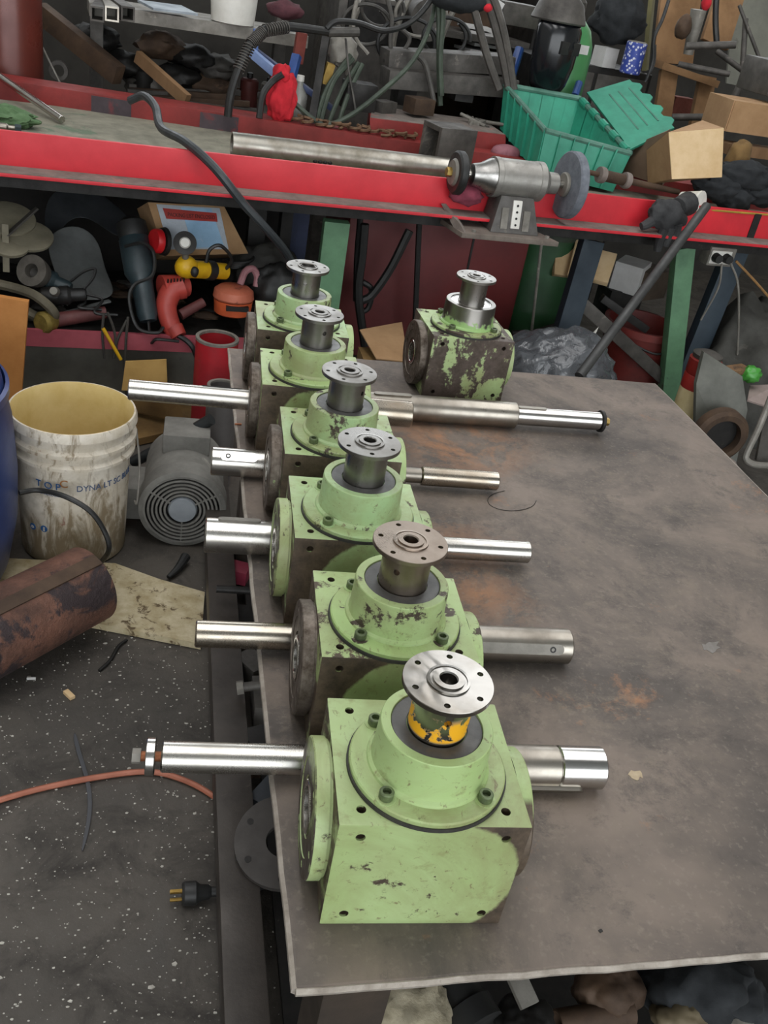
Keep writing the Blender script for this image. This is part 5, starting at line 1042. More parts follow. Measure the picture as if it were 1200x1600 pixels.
# red drill
dr = thing('red_drill', 'red corded drill lying nose up on the tool shelf edge', 'drill', Pv(275, 520, .0))
part('drill_body', MB().tube([Pv(285, 448, .06), Pv(268, 455, .05), Pv(260, 480, .03), Pv(268, 510, .0), Pv(276, 522, -.02)], lambda f: 0.04 - 0.012 * f, 16), m_redtool, dr, world=True)
part('motor_housing', MB().cyl(Pv(252, 450, .06), Pv(292, 446, .09), 0.042, 0.036, 24), m_redtool, dr, world=True)
for k in range(6): part('vent_slot', MB().box((0, 0, 0), (0.005, 0.004, 0.026), frame(Pv(262 + 5 * k, 447 - 0.3 * k, -.0 + .0) + Vector((0, 0.035, 0)), BA, 0.3)), m_dark, dr, world=True)
part('side_handle', MB().cyl(Pv(282, 492, .03), Pv(318, 472, .06), 0.018, 0.016, 16), mat('dark_red_grip', '#6b3a38', '#512b2a', None, 14, 0.6, 0, 0.1), dr, world=True)
part('drill_collar', MB().cyl(Pv(272, 512, -.01), Pv(280, 526, -.03), 0.03, 0.026, 18), m_redtool, dr, world=True)
part('power_cord', MB().tube([Pv(278, 524, -.03), Pv(292, 533, -.04), Pv(302, 545, -.05), Pv(312, 570, -.04)], 0.009, 8), m_rubber, dr, world=True)
# orange sander
og = thing('orange_sander', 'round orange sander with a pinkish top at the shelf end', 'sander', Pv(365, 492, .06))
c = Pv(365, 462, .08)
part('sander_top', MB().lathe([(0.066, 0.0), (0.070, 0.006), (0.066, 0.03), (0.05, 0.042), (0, 0.046)], 36, frame(c - Vector((0, 0, 0.01)), 0, -0.05)), mat('faded_orange', '#c46f55', '#a9573f', '#8a4a38', 14, 0.6, 0, 0.15), og, world=True)
part('sander_body', MB().lathe([(0.055, -0.05), (0.062, -0.045), (0.066, -0.001), (0.06, 0.0)], 36, frame(c - Vector((0, 0, 0.012)), 0, -0.05)), m_orange, og, world=True)
part('sander_slot', MB().box((0.005, -0.062, -0.022), (0.075, 0.02, 0.016), frame(c, 0.1)), m_dark, og, world=True)
part('sander_handle', MB().tube([Pv(375, 445, .1), Pv(383, 425, .12), Pv(395, 420, .13), Pv(402, 432, .13), Pv(400, 448, .12)], 0.012, 10), mat('pink_handle', '#a8787c', '#8a5d61', None, 14, 0.6, 0, 0.1), og, world=True)
# black tool bag behind the far gearbox
solo('tool_bag', MB().blob(Pv(415, 430, .22), (0.12, 0.07, 0.10), 0.22, 1.7, 91, 4), mat('worn_black_bag', '#35332f', '#232220', '#4a4742', 12, 0.6, 0, 0.2), 'worn black tool bag at the right end of the tool shelf', 'bag')
solo('tool_bag_flap', MB().blob(Pv(432, 455, .14), (0.09, 0.06, 0.09), 0.2, 1.7, 92, 4), m_rubber, 'glossy black power tool case in front of the worn tool bag', 'case')
for k, (x_, y_, c_) in enumerate(((465, 370, m_blue), (450, 350, m_dark), (398, 375, m_grey))):
    solo('upright_bar', MB().box((0, 0, 0.2), (0.06, 0.05, 0.40), frame(Pv(x_, y_, .35) - Vector((0, 0, .2)), BA)), (mat('dark_navy', '#1f2a4a', '#182038', None, 9, 0.6, 0, 0.1), m_dark, m_dark)[k], ('navy steel upright left of the green bench leg', 'dark steel upright behind the black cable', 'dark steel upright beside the shipping carton')[k], 'upright')
# torch with a yellow brush tip, red handle
s = thing('wire_brush', 'brass cup brush with a dark red handle on the tool shelf edge', 'brush', Pv(70, 510, -.01))
part('brush_cup', MB().lathe([(0.022, 0), (0.034, 0.02), (0.036, 0.05), (0.028, 0.062), (0, 0.064)], 24, axis(Pv(85, 500, .02), Pv(66, 505, -.02))), mat('brass_bristle', '#8d7a3a', '#6b5a28', None, 40, 0.7, 0.4, 0.6), s, world=True)
part('brush_handle', MB().cyl(Pv(88, 500, .02), Pv(165, 488, .05), 0.024, 0.02, 18), mat('dark_red_grip', '#6b3a38'), s, world=True)
solo('air_hose', MB().tube([Pv(-20, 440, .05), Pv(30, 452, .03), Pv(60, 465, .0), Pv(85, 490, -.01), Pv(70, 500, .02), Pv(30, 480, .04)], 0.016, 8), mat('khaki_hose', '#6b6453', '#524c3e', None, 14, 0.7, 0, 0.2), 'khaki hose looped at the left end of the tool shelf', 'hose')
for k, pts in enumerate(([(162, 490), (160, 520), (163, 560)], [(168, 488), (178, 515), (182, 545)], [(200, 495), (197, 530), (195, 590), (198, 622)], [(198, 500), (184, 530), (178, 560)])):
    solo('dangling_lead', MB().tube([Pv(x_, y_, -.045) for x_, y_ in pts], 0.0045, 6), m_cable, ('short dark lead dangling left of the yellow stick', 'dark lead dangling right over the yellow stick', 'long dark lead dangling from the shelf to the floor carton', 'dark lead crossing the pink shelf lip beside the long one')[k], 'cable', 'leads dangling from the tool shelf')
solo('yellow_marker', MB().cyl(Pv(161, 513, -.05), Pv(189, 562, -.055), 0.006, 0.0055, 10), m_yellow, 'thin yellow stick hanging below the shelf lip', 'stick')
random.seed(21)
for k in range(16):
    x_, y_ = random.uniform(20, 330), random.uniform(440, 500)
    p = Pz(x_, y_, SH + 0.008)
    solo('shelf_scrap', MB().blob(p, (random.uniform(.02, .05), .02, .014), 0.35, 2, 120 + k, 3, SH + .0005), (m_dark, m_grey, m_rust)[k % 3], 'small dark scrap piece among the tools on the shelf', 'scrap', 'scrap among the shelf tools')

# ------------------------------------------------------------------ floor, left side
# dark boxes under the shelf and orange board
solo('storage_box', MB().box((0, 0, 0.12), (0.6, 0.3, 0.24), BM(0.33, 0.2, 0)), mat('dark_metal_box', '#77756c', '#5a5850', '#403e38', 6, 0.6, 0.1, 0.2), 'dark metal box on the floor under the tool shelf', 'box', bevel=0.006)
a, b = Pz(20, 640, 0.03), PY(22, 462, 2.28)
q = [PY(-30, 640, 2.2), PY(33, 640, 2.2), PY(46, 468, 2.25), PY(-30, 455, 2.25)]
solo('orange_board', MB().slab(q, (0, 0.022, 0)), mat('orange_ply', '#c98a4a', '#a96e35', '#5e3d22', 5, 0.7, 0, 0.2, patch=0.68), 'orange-brown plywood board leaning behind the blue barrel', 'board', smooth=0)
m_drum = mat('blue_drum_plastic', '#2c3f74', '#23335f', '#46557f', 4, 0.4, 0, 0.05, patch=0.72)
s = thing('blue_barrel', 'dark blue plastic barrel at the left edge beside the bucket', 'barrel', Vector((-0.768, 1.48, 0)))
part('barrel_body', MB().lathe([(0.20, 0), (0.235, 0.015), (0.262, 0.08), (0.285, 0.2), (0.29, 0.33), (0.283, 0.46), (0.262, 0.57), (0.245, 0.60), (0.235, 0.605)], 56), m_drum, s)
part('barrel_hoop', MB().lathe([(0.272, 0.52), (0.28, 0.525), (0.28, 0.545), (0.272, 0.55)], 56, loop=True), m_drum, s)
# plywood sheet, rusty pipe
q = [Pz(320, 925, .02), Pz(314, 1006, .02), Pz(112, 966, .02), Pz(-25, 950, .02), Pz(-25, 895, .02), Pz(10, 872, .02), Pz(180, 880, .02), Pz(250, 905, .02)]
k = len(q); ob = MB().add(q + [p - Vector((0, 0, .018)) for p in q], [tuple(range(k)), tuple(range(2 * k - 1, k - 1, -1))] + [(i, k + i, k + (i + 1) % k, (i + 1) % k) for i in range(k)])
solo('plywood_sheet', ob, mat('stained_cream_ply', '#c6ba9d', '#95855f', '#5a4a32', 16, 0.8, 0, 0.3, patch=0.56, pscale=26), 'stained cream plywood offcut lying on the floor under the rusty pipe', 'plywood', smooth=0)
a, b = Pz(-70, 1020, .115), Pz(140, 912, .115)
s = thing('rusty_pipe', 'thick rusty steel pipe lying on the stained plywood', 'pipe', Pz(60, 1000, .02))
part('pipe_wall', MB().pipe(a, b, 0.094, 0.012, 44), mat('brown_rust_pipe', '#7a5444', '#453129', '#33292a', 13, 0.75, 0.15, 0.9, patch=0.52, dist=0.006), s, world=True)
part('pipe_seam', MB().box((0, 0.094, (b - a).length / 2), (0.03, 0.006, (b - a).length * 0.98), axis(a, b) @ Matrix.Rotation(R_(20), 4, 'Z')), m_rust, s, world=True)
# white bucket with print
bc = Vector((-0.372, 1.70, 0)); RT, RB, BH = 0.158, 0.134, 0.405
bk = thing('plastic_bucket', 'stained white five gallon bucket with blue print, left of the table', 'bucket', bc)
t = NT('stained_bucket'); sx = t.n('ShaderNodeSeparateXYZ'); t.link(t.obj, sx.inputs[0])
n1 = t.noise(9, 8, 0.7, 0.4); n2 = t.noise(26, 7, 0.7, 0.6, stretch=(1, 1, 0.3)); n3 = t.noise(5, 5, 0.6)
low = t.ramp(sx.outputs[2], 0.0, 0.20, 0.16, 0.0)
col = t.mix(t.ramp(n1, 0.4, 0.66), C('#dad2c4'), C('#bfb39e'))
col = t.mix(t.ramp(t.math('ADD', n2, low), 0.52, 0.64, 0, 0.85), col, C('#7d6a4c'))
col = t.mix(t.ramp(t.math('ADD', n3, t.math('MULTIPLY', low, 0.6)), 0.54, 0.66, 0, 0.75), col, C('#75674f'))
col = t.mix(t.ramp(n1, 0.62, 0.66, 0, 0.7), col, C('#8a5348'))
m_bucket = t.fin(col, 0.5, 0.0, n2, 0.15, 0.002)
m_binner = mat('yellowed_bucket_inside', '#d9c48c', '#c2a866', '#8f7a48', 7, 0.6, 0, 0.1, patch=0.68)
rz_ = lambda z: RB + (RT - 0.012 - RB) * z / BH
part('bucket_wall', MB().lathe([(RB - 0.006, 0), (RB, 0.006), (rz_(0.30), 0.30), (rz_(0.30) + 0.012, 0.302), (rz_(0.31) + 0.012, 0.31), (rz_(0.31) + 0.004, 0.318), (rz_(0.33) + 0.004, 0.335), (rz_(0.34) + 0.013, 0.337), (rz_(0.345) + 0.013, 0.347), (rz_(0.35) + 0.004, 0.355), (rz_(0.37) + 0.005, 0.378), (RT + 0.001, 0.382), (RT, 0.395), (RT - 0.004, 0.405), (RT - 0.009, 0.405), (RT - 0.011, 0.38)], 72, caps=False), m_bucket, bk, smooth=40)
part('bucket_inside', MB().lathe([(RT - 0.0085, 0.4058), (RT - 0.012, 0.40), (RT - 0.020, 0.35), (RB - 0.009, 0.012), (0, 0.011), (0, 0.004), (RB - 0.007, 0.004), (RB - 0.006, 0.03), (RT - 0.018, 0.35), (RT - 0.0095, 0.395)], 72, loop=True), m_binner, bk, smooth=40)
part('wire_handle', MB().tube([(0.155, 0.02, 0.345), (0.168, -0.03, 0.26), (0.165, -0.06, 0.17), (0.158, -0.04, 0.16)], 0.003, 6), m_lgrey, bk)
m_print = mat('blue_print', '#2a5d96', '#2a5d96', None, 8, 0.5, 0, 0); m_print2 = mat('dull_blue_print', '#4a5d7d', '#4a5d7d', None, 8, 0.5, 0, 0); m_orangep = mat('brown_print', '#a06a3a', '#a06a3a', None, 8, 0.5, 0, 0)
def wrap_text(nm, s_, size, px, py, m, xs_=1.0, tilt=0.0):
    """print wrapped around the bucket wall, starting at the wall point seen at (px, py)"""
    d = ray(px, py); best = None
    for i in range(900):                                   # march to the wall
        p = CAM + d * (1.4 + i * 0.0012)
        if 0 < p.z < 0.40 and math.hypot(p.x - bc.x, p.y - bc.y) < rz_(p.z): best = p; break
    if best is None: return
    th0 = math.atan2(best.y - bc.y, best.x - bc.x); z0 = best.z; tm = text_mesh(s_, size, depth=0.0006)
    out = []
    for p in tm.v:
        z = z0 + p.y + p.x * tilt; r = rz_(z) + 0.0012 + p.z; th = th0 + p.x * xs_ / rz_(z0)
        out.append(Vector((r * math.cos(th), r * math.sin(th), z)))
    tm.v = out; part(nm, tm, m, bk, smooth=0)
wrap_text('bucket_print', 'T O P', 0.026, 57, 757, m_print, 1.0); wrap_text('bucket_print', 'C', 0.030, 93, 761, m_orangep)
wrap_text('bucket_print', 'TECHNOLOGIES, INC.', 0.0085, 58, 768, m_print2)
wrap_text('bucket_print', 'DYNA LT SC BLUE', 0.0235, 119, 768, m_print2, 0.95)
def wrap_disc(px, py, r0, inner):
    d = ray(px, py)
    for i in range(900):
        p = CAM + d * (1.4 + i * 0.0012)
        if 0 < p.z < 0.4 and math.hypot(p.x - bc.x, p.y - bc.y) < rz_(p.z): break
    th0 = math.atan2(p.y - bc.y, p.x - bc.x); z0 = p.z
    def W(pts, off): return [Vector(((rz_(z0 + b) + off) * math.cos(th0 + a / rz_(z0)), (rz_(z0 + b) + off) * math.sin(th0 + a / rz_(z0)), z0 + b)) for a, b in pts]
    circ = [(r0 * math.cos(2 * math.pi * i / 20), r0 * math.sin(2 * math.pi * i / 20)) for i in range(20)]
    mb = MB(); mb.add(W(circ, 0.0015) + W(circ, -0.001), [tuple(range(20))] + [(i, 20 + i, 20 + (i + 1) % 20, (i + 1) % 20) for i in range(20)])
    o = part('round_icon', mb, m_print, bk, smooth=0)
    mi = MB(); n = len(inner); mi.add(W(inner, 0.0024) + W(inner, 0.0), [tuple(range(n))] + [(i, n + i, n + (i + 1) % n, (i + 1) % n) for i in range(n)])
    part('icon_mark', mi, m_white, o, smooth=0)
wrap_disc(52, 822, 0.0095, [(-.005, -.003), (.0, -.004), (.005, -.002), (.004, .003), (.0, .0045), (-.004, .003)])
wrap_disc(69, 826, 0.0095, [(-.002, -.006), (.003, -.006), (.0025, .0), (.0035, .006), (-.001, .006), (-.0015, .0)])
solo('bucket_cable', MB().tube([Pz(30, 770, .26), PY(60, 766, 1.53), PY(100, 775, 1.50), PY(140, 798, 1.48), PY(163, 830, 1.47), PY(170, 860, 1.45), Pz(150, 888, .03)], 0.0065, 8), m_rubber, 'black cable curving across the front of the stained bucket', 'cable')
# electric motor with fan grille
mc = Pz(268, 745, 0.165) ; fc = Pz(285, 800, 0.115)
s = thing('electric_motor', 'dusty grey electric motor with a round fan grille on the floor', 'motor', Vector((fc.x, fc.y + 0.12, 0)))
ax = Vector((0.03, 1.0, 0.0)).normalized(); a = Vector((fc.x, fc.y, 0.122)); b = a + ax * 0.30
m_motor = mat('dusty_motor_grey', '#7c7a74', '#615f5a', '#8d8a82', 12, 0.8, 0.1, 0.4)
M = axis(a, b)
part('motor_body', MB().lathe([(0.10, 0.05), (0.112, 0.06), (0.112, 0.27), (0.09, 0.30), (0, 0.30)], 40, M), m_motor, s, world=True)
cv = part('fan_cover', MB().lathe([(0.106, -0.004), (0.118, 0.0), (0.120, 0.06), (0.116, 0.06), (0.112, 0.004), (0.106, 0.0)], 48, M, loop=True), m_motor, s, world=True)
part('fan_dark', MB().lathe([(0, 0.02), (0.112, 0.02), (0.112, 0.024), (0, 0.024)], 40, M), m_dark, s, world=True)
for k in range(6):
    r = 0.048 + 0.011 * k
    part('grille_ring', MB().lathe([(r - 0.0028, -0.004), (r + 0.0028, -0.004), (r + 0.0028, 0.002), (r - 0.0028, 0.002)], 48, M, loop=True), m_motor, cv, world=True)
for k in range(3):
    an = R_(30 + 120 * k); d_ = Vector((math.cos(an), math.sin(an), 0))
    part('grille_spoke', MB().cyl(M @ (d_ * 0.03), M @ (d_ * 0.114), 0.003, n=6), m_motor, cv, world=True)
part('fan_hub', MB().lathe([(0, -0.007), (0.036, -0.006), (0.04, 0.002), (0, 0.004)], 32, M), mat('hub_blue_grey', '#8f9499', '#7d8287', None, 10, 0.6, 0.2, 0.1), cv, world=True)
part('terminal_box', MB().box((-0.145, 0.13, 0.09), (0.10, 0.13, 0.10), frame(a * 1.0 - Vector((0, 0, a.z)), -0.03)), m_motor, s, 0.008, world=True)
for dx in (-0.08, 0.08): part('motor_foot', MB().box((dx, 0.18, 0.012), (0.04, 0.16, 0.02), frame(a - Vector((0, 0, a.z)), -0.03)), m_motor, s, world=True)
part('motor_top_box', MB().box((0.0, 0.2, 0.245), (0.13, 0.12, 0.06), frame(a - Vector((0, 0, a.z)), -0.03)), m_motor, s, 0.008, world=True)
# cardboard on the floor, black pipe, red pipes
q = [Pz(195, 690, .03), Pz(330, 660, .03), Pz(310, 560, .03), Pz(195, 560, .03)]
cb = thing('floor_carton', 'flattened stained carton on the floor behind the bucket', 'cardboard', sum(q, Vector()) / 4 * 1.0)
part('carton_sheet', MB().slab(q, (0, 0, .025)), m_carddk, cb, smooth=0, world=True)
part('carton_flap', MB().slab([Pz(200, 640, .05), Pz(290, 660, .06), Pz(268, 600, .17), Pz(205, 590, .15)], (0, 0, .005)), m_carddk, cb, smooth=0, world=True)
part('carton_upright', MB().slab([PY(190, 610, 2.28), PY(262, 612, 2.30), PY(260, 562, 2.33), PY(196, 565, 2.31)], (0, -.006, 0)), mat('ochre_carton', '#a8864a', '#8a6a38', None, 7, 0.9, 0, 0.2), cb, smooth=0, world=True)
solo('black_pipe', MB().tube([Pz(208, 722, .10), Pz(270, 690, .20), Pz(330, 655, .30)], 0.017, 12, 2), mat('black_pipe', '#2f3234', '#222526', None, 14, 0.4, 0.1, 0.1), 'black plastic pipe leaning over the electric motor', 'pipe')
s = thing('red_pipe', 'short red painted pipe standing upright behind the motor', 'pipe', Vector((0.005, 2.26, 0)))
part('pipe_wall', MB().lathe([(0.066, 0), (0.066, 0.40), (0.057, 0.40), (0.057, 0.0)], 40, loop=True), mat('pipe_red', '#b3222c', '#8a1c24', '#5c5350', 6, 0.5, 0.1, 0.1, patch=0.56), s)
part('pipe_rim', MB().lathe([(0.067, 0.394), (0.067, 0.402), (0.056, 0.402), (0.056, 0.394)], 40, loop=True), m_lgrey, s)
s = thing('grey_pipe', 'smaller grey pipe with a red streak, standing before the red pipe', 'pipe', Vector((0.02, 2.05, 0)))
part('pipe_wall', MB().lathe([(0.046, 0), (0.046, 0.335), (0.039, 0.335), (0.039, 0.0)], 36, loop=True), mat('pipe_grey_red', '#6b6765', '#55514f', '#a02a35', 6, 0.5, 0.2, 0.1, patch=0.62), s)
part('pipe_rim', MB().lathe([(0.047, 0.33), (0.047, 0.337), (0.038, 0.337), (0.038, 0.33)], 36, loop=True), m_lgrey, s)
# orange cable and plug, small floor litter
solo('orange_cable', MB().tube([Pz(-40, 1262, .007), Pz(60, 1233, .007), Pz(160, 1213, .007), Pz(235, 1206, .007), Pz(290, 1220, .007), Pz(335, 1245, .007), Pz(390, 1290, .007)], 0.006, 8), mat('orange_cable', '#a8664e', '#8a503c', None, 14, 0.6, 0, 0.1), 'orange-brown cable running along the floor under the bolted shaft', 'cable')
pc = Pz(295, 1396, .02); Mp = axis(pc, pc + Vector((1, 0.02, 0)))
s = thing('power_plug', 'black power plug with brass blades lying on the floor', 'plug', Vector((pc.x, pc.y, 0)))
part('plug_body', MB().lathe([(0.018, -0.012), (0.021, -0.008), (0.021, 0.012), (0.015, 0.02), (0.013, 0.035), (0.009, 0.04), (0.009, 0.07)], 20, Mp), m_rubber, s, world=True)
for k in range(3):
    an = R_(90 + 120 * k)
    part('plug_blade', MB().box((0.009 * math.cos(an), 0.009 * math.sin(an), -0.022), (0.006, 0.0025, 0.022), Mp), m_brass, s, world=True)
part('plug_cord', MB().tube([pc + Vector((0.06, 0.001, 0)), pc + Vector((0.12, 0.01, -0.01)), pc + Vector((0.2, 0.05, -0.012))], 0.007, 8), m_rubber, s, world=True)
solo('wood_chip', MB().box((0, 0, 0.005), (0.028, 0.012, 0.008), frame(Pz(108, 1088, 0), -0.9)), m_paleply, 'small pale wood chip on the floor', 'chip')
solo('cigarette_stub', MB().cyl(Pz(42, 1060, .004), Pz(56, 1060, .004), 0.0035, n=8), m_paper, 'white cigarette stub on the floor', 'stub')
solo('dark_twig', MB().tube([Pz(155, 1048, .004), Pz(172, 1032, .006), Pz(185, 1010, .006), Pz(198, 1000, .005)], 0.004, 6), m_dark, 'dark bent twig of wire on the floor below the plywood', 'wire')
solo('oil_brush', MB().tube([Pz(263, 902, .012), Pz(278, 888, .018), Pz(290, 870, .022)], lambda f: 0.006 + 0.008 * f, 10), m_rubber, 'black rubber brush end on the floor beside the plywood', 'brush')
bent('floor_film', 'thin grey-blue plastic film strip lying on the floor', 'film', [[Pz(112, 1145, .003), Pz(119, 1140, .005)], [Pz(120, 1180, .004), Pz(127, 1178, .002)], [Pz(133, 1215, .003), Pz(141, 1215, .005)], [Pz(140, 1265, .004), Pz(148, 1268, .003)], [Pz(124, 1335, .002), Pz(129, 1338, .003)]], mat('grey_blue_film', '#45464a', '#3d3d40', None, 18, 0.35, 0, 0.1), 0.0008)
random.seed(5)
dm = MB()
for k in range(2600):
    if k < 2000: x_, y_ = random.uniform(-0.62, 0.02), random.uniform(0.15, 1.5)
    else: x_, y_ = random.uniform(-0.5, 1.4), random.uniform(-0.1, 0.5)
    r = random.choice((0.0006, 0.0008, 0.001, 0.0013, 0.0018)) * random.uniform(0.6, 1.3) * (2.2 if k % 29 == 0 else 1); a_ = random.uniform(0, 6.28)
    pl = [(r * (1 + 0.6 * random.random()) * math.cos(a_ + i * 1.25), r * random.uniform(0.5, 1) * math.sin(a_ + i * 1.25)) for i in range(5)]
    dm.prism(pl, 0.0002, 0.0012 + r * 0.4, frame((x_, y_, 0)))
o = solo('floor_grit', dm, mat('white_grit', '#c4c0b6', '#98938a', None, 60, 0.8, 0, 0.1), 'scattered white paint chips and grit on the dark floor', 'grit', smooth=0); o['kind'] = 'stuff'

# ------------------------------------------------------------------ scrap under the table
SZ = 0.078
def disc(label, c, r, th, m, tilt, holes=0, bore=0.03):
    s = thing('steel_flange', label, 'flange', c); M = frame((0, 0, 0), tilt[2], tilt[0], tilt[1])
    part('flange_plate', MB().lathe([(bore, 0), (r, 0), (r, th), (bore, th)], 40, M, loop=True), m, s)
    for k in range(holes):
        an = 2 * math.pi * k / holes + 0.4
        part('bolt_hole', MB().lathe([(0.006, th - 0.001), (0.006, th + 0.0008)], 12, M @ frame((r * 0.8 * math.cos(an), r * 0.8 * math.sin(an), 0))), m_dark, s)
    return s
disc('round dark flange with bolt holes under the table edge', Pz(442, 1318, 0.15), 0.085, 0.012, mat('dark_flange', '#4a4643', '#393532', None, 10, 0.5, 0.3, 0.2), (0.25, -0.1, 0), 6)
for k, (x_, y_, sx_, sy_, sz_, m, lab) in enumerate((
    (418, 1080, .06, .10, .06, m_grey, 'grey steel block on the shelf under the table, beside the dark flange'),
    (405, 1150, .05, .06, .05, m_dark, 'black steel block on the shelf under the table edge'),
    (395, 1030, .05, .07, .05, m_grey, 'grey steel lump under the second shaft'),
    (425, 1230, .09, .05, .04, mat('slate_block', '#3f444a', '#32363b', None, 9, 0.6, 0.1, 0.2), 'slate blue block under the bolted shaft'),
    (375, 885, .05, .05, .04, mat('pink_plastic', '#8a2f42', '#6d2534', None, 9, 0.5, 0, 0.1), 'pink-red plastic piece under the table edge'),
    (380, 960, .08, .06, .03, m_dark, 'dark flat steel piece under the table edge'))):
    solo('steel_block', MB().box((0, 0, sz_ / 2), (sx_, sy_, sz_), frame((lambda p: Vector((p.x, p.y, SZ)))(Pz(x_, y_, SZ + sz_)), 0.3 * k)), m, lab, 'block', bevel=0.004)
s = thing('hex_bolt', 'large hex bolt under the table edge below the second shaft', 'bolt', Pz(385, 1075, 0.15))
part('bolt_head', MB().lathe([(0.015, 0), (0.015, 0.014)], 6, frame((-0.02, 0, 0), 0, 0, R_(80))), m_lgrey, s, smooth=0)
part('bolt_shank', MB().lathe([(0.010, 0.012), (0.010, 0.07)], 14, frame((-0.02, 0, 0), 0, 0, R_(80))), m_grey, s)
solo('white_strip', MB().box((0, 0, 0.01), (0.012, 0.09, 0.02), frame(Pz(383, 1170, SZ), 0.15)), m_paper, 'thin white strip under the table edge', 'strip')
solo('dark_rod', MB().cyl(Pz(338, 920, .17), Pz(430, 925, .17), 0.009, n=12), m_dark, 'dark rod with a bright end across the table rail', 'rod')
# clutter in front, seen below the table's front edge
solo('burlap_cloth', MB().blob(Pz(630, 1580, 0.30), (0.06, 0.06, 0.04), 0.25, 2, 201, 4, SZ), mat('cream_canvas', '#b0a68f', '#8f866f', '#756c58', 30, 0.95, 0, 0.6), 'cream canvas cloth on the shelf under the table front edge', 'cloth')
s = thing('rubber_roller', 'black roller with a shoulder ring under the table front edge', 'roller', Pz(715, 1560, .13))
a, b = Pz(695, 1525, .27), Pz(745, 1610, .26); L = (b - a).length
part('roller_body', MB().lathe([(0.03, 0), (0.038, 0.005), (0.038, L * .6), (0.042, L * .62), (0.042, L), (0.02, L)], 30, axis(a, b)), m_rubber, s, world=True)
part('roller_pin', MB().cyl(a + (a - b) * 0.2, a, 0.012, n=12), m_grey, s, world=True)
plank('steel_strap', Pz(795, 1500, .32), Pz(828, 1572, .30), 0.03, 0.008, m_lgrey, None, 'pale steel strap poking out under the table front edge', 'strap')
for k, (x_, y_, r_, m, lab) in enumerate(((1090, 1540, .1, m_blackcloth, 'black cloth bundle under the table front edge'), (1140, 1560, .07, m_blackcloth, 'black cloth fold hanging at the table front'), (1065, 1590, .05, mat('olive_cap', '#6b5f48', '#544a38', None, 12, 0.8, 0, 0.2), 'round olive lid beside the black cloth bundle'), (1150, 1600, .03, m_lgrey, 'small grey knob beside the olive lid'), (590, 1600, .035, m_rubber, 'black rubber cap left of the canvas cloth'), (820, 1598, .05, m_dark, 'dark oily rag right of the black roller'), (950, 1545, .06, m_rust, 'dark rusty lump beside the black cloth bundle'))):
    solo('under_table_lump', MB().blob(Pz(x_, y_, 0.26), (r_ * 0.8, r_ * 0.7, r_ * 0.55), 0.22, 1.8, 210 + k, 4, SZ), m, lab, 'scrap')
a, b = Pz(870, 1600, .25), Pz(985, 1580, .25)
solo('brown_tube', MB().pipe(a, b, 0.02, 0.003, 20), m_rust, 'brown rusty tube under the table front edge', 'tube')
solo('orange_tip', MB().cyl(Pz(852, 1598, .11), Pz(866, 1592, .115), 0.008, n=10), m_orange, 'small orange plastic tip beside the brown tube', 'tip')
# small things on the table
random.seed(12)
for px, py, r_, m_, nm, lab, ct in ((993, 1212, .016, mat('dried_cream', '#b5a488', '#94836a', None, 40, 0.8, 0, 0.3), 'paint_splash', 'dried cream splash on the table right of the bolted shaft', 'splash'), (1110, 1010, .024, mat('chalk_grey', '#7d7873', '#6b6661', None, 40, 0.9, 0, 0.2), 'chalk_smear', 'pale grey chalk smear on the bare table plate', 'smear'), (938, 1455, .004, m_dark, 'hole_disc', 'small disc painted with the dark of a hole in the table plate', 'hole')):  # the hole is a flat disc painted with its inner dark
    c = Pz(px, py, TABLE_Z); n = 14
    pl = [(r_ * random.uniform(0.45, 1.1) * math.cos(6.283 * i / n), r_ * random.uniform(0.4, 1.0) * 0.7 * math.sin(6.283 * i / n)) for i in range(n)]
    solo(nm, MB().prism(pl, 0.0001, 0.0007, frame(c, 0.5)), m_, lab, ct, smooth=0)
solo('scribble_marks', MB().tube([Pz(800 + 38 * math.cos(i * .55), 782 + 16 * math.sin(i * .55), TABLE_Z + .0008) for i in range(9)], 0.0006, 5, 4), m_dark, 'thin dark line added as scribbled marks on the table by the fourth shaft', 'wire')  # thin tube added for scribbled scratch marks on the plate
solo('copper_chip', MB().box((0, 0, 0.002), (0.014, 0.003, 0.003), frame(Pz(372, 664, TABLE_Z), 0.1)), mat('copper_chip', '#b5734e', '#9a5f3f', None, 20, 0.5, 0.5, 0.1), 'thin copper sliver at the table edge by the fifth gearbox', 'chip')

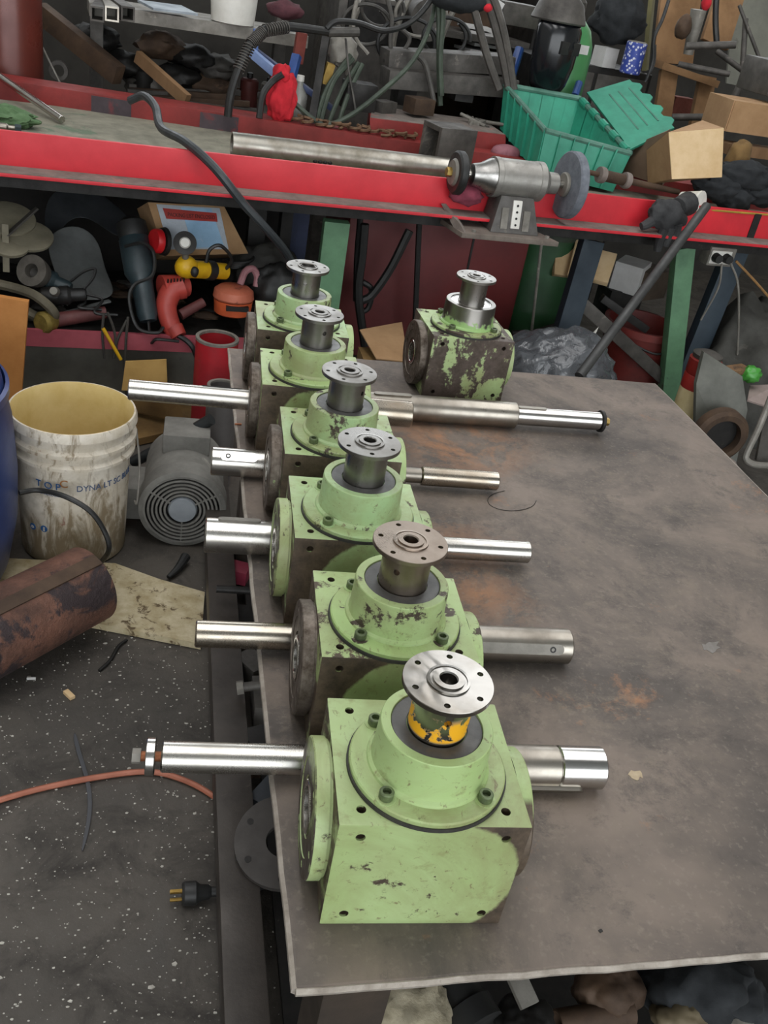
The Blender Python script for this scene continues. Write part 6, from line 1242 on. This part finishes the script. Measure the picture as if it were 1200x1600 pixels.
# ------------------------------------------------------------------ more clutter on the rack and around the welding machine
random.seed(31)
RC = [('steel_offcut', 'dark square bar offcut stacked on the lower rack shelf', 'offcut'), ('rusty_offcut', 'rusty flat bar offcut lying on the lower rack shelf', 'offcut')]
for k in range(10):
    nm, lab, ct = RC[k % 2]
    a = B(0.42 + random.uniform(0, 0.1), 1.22 + 0.03 * k, 0.81 + 0.012 * (k // 2)); b = a + BE * random.uniform(0.35, 0.6) + Vector((0, random.uniform(-.06, .06), random.uniform(0, .03)))
    solo(nm, MB().box((0, 0, (b - a).length / 2), (0.03, 0.022, (b - a).length), axis(a, b)), (m_grey, m_rust)[k % 2], lab, ct, 'bar offcuts on the lower rack shelf', bevel=0.002)
for k, (u_, v_, r_, h_, m_, lab) in enumerate(((0.50, 1.42, .045, .13, m_dark, 'black oil can at the left of the lower rack shelf'), (0.62, 1.45, .05, .10, m_grey, 'squat grey tin on the lower rack shelf'), (0.95, 1.42, .04, .15, mat('maroon_can', '#5b2a26', '#43201d', None, 9, 0.5, 0.2, 0.1), 'maroon spray can on the lower rack shelf'), (1.04, 1.44, .035, .14, m_lgrey, 'pale grey spray can on the lower rack shelf'))):
    s = thing('rack_can', lab, 'can', B(u_, v_, 0.796))
    part('can_body', MB().lathe([(r_ * .95, 0), (r_, .004), (r_, h_ * .88), (r_ * .8, h_ * .94), (r_ * .3, h_ * .96)], 24), m_, s)
    part('can_cap', MB().lathe([(r_ * .34, h_ * .93), (r_ * .34, h_ * 1.08), (r_ * .2, h_ * 1.1)], 16), m_rubber, s)
for k, (x_, y_, r_, v_) in enumerate(((575, 40, .10, 1.12), (640, 70, .13, 1.10), (600, 15, .09, 1.25), (660, 25, .11, 1.2), (700, 60, .10, 1.08))):
    c = Pv(x_, y_, v_)
    pts = [c + BE * (r_ * math.cos(6.283 * i / 14)) + Vector((0, 0, r_ * 0.75 * math.sin(6.283 * i / 14))) + BN * (0.004 * i) for i in range(17)]
    solo('cable_loop', MB().tube(pts, 0.008, 7, 4), (m_cable, m_rubber, m_cable, m_lgrey, m_rubber)[k], ('grey cable loop hung beside the torch handle', 'wide black cable loop hung across the steel channels', 'small grey cable loop at the top of the welding machine', 'pale cable loop hung on the machine drum', 'black cable loop hung behind the green hanging cables')[k], 'cable', 'cable loops by the welding machine')
for k, (x_, y_, sx_, sy_, sz_, m_, lab) in enumerate(((560, 150, .12, .1, .10, m_dark, 'dark steel box behind the green hose bundle'), (655, 165, .10, .08, .06, m_rust, 'rusty block on the dusty red beam beside the hollow block'), (600, 168, .09, .06, .05, m_grey, 'grey block on the left end of the dusty red beam'), (745, 195, .10, .05, .04, m_lgrey, 'pale steel offcut on the dusty red beam by the crate'))):
    solo('metal_block', MB().box((0, 0, 0), (sx_, sy_, sz_), frame(Pv(x_, y_, 0.82), BA + 0.3 * k)), m_, lab, 'block', bevel=0.004)
for k in range(5):
    a = Pv(720 + 9 * k, 178 + 3 * k, 0.85); b = a + BE * random.uniform(-.05, .12) + BN * -0.1 + Vector((0, 0, random.uniform(-.03, .02)))
    solo('thin_bar', MB().cyl(a, b, 0.007, n=8), (m_lgrey, m_grey)[k % 2], 'thin steel bar lying on the red beam left of the crate', 'bar', 'thin bars left of the crate')
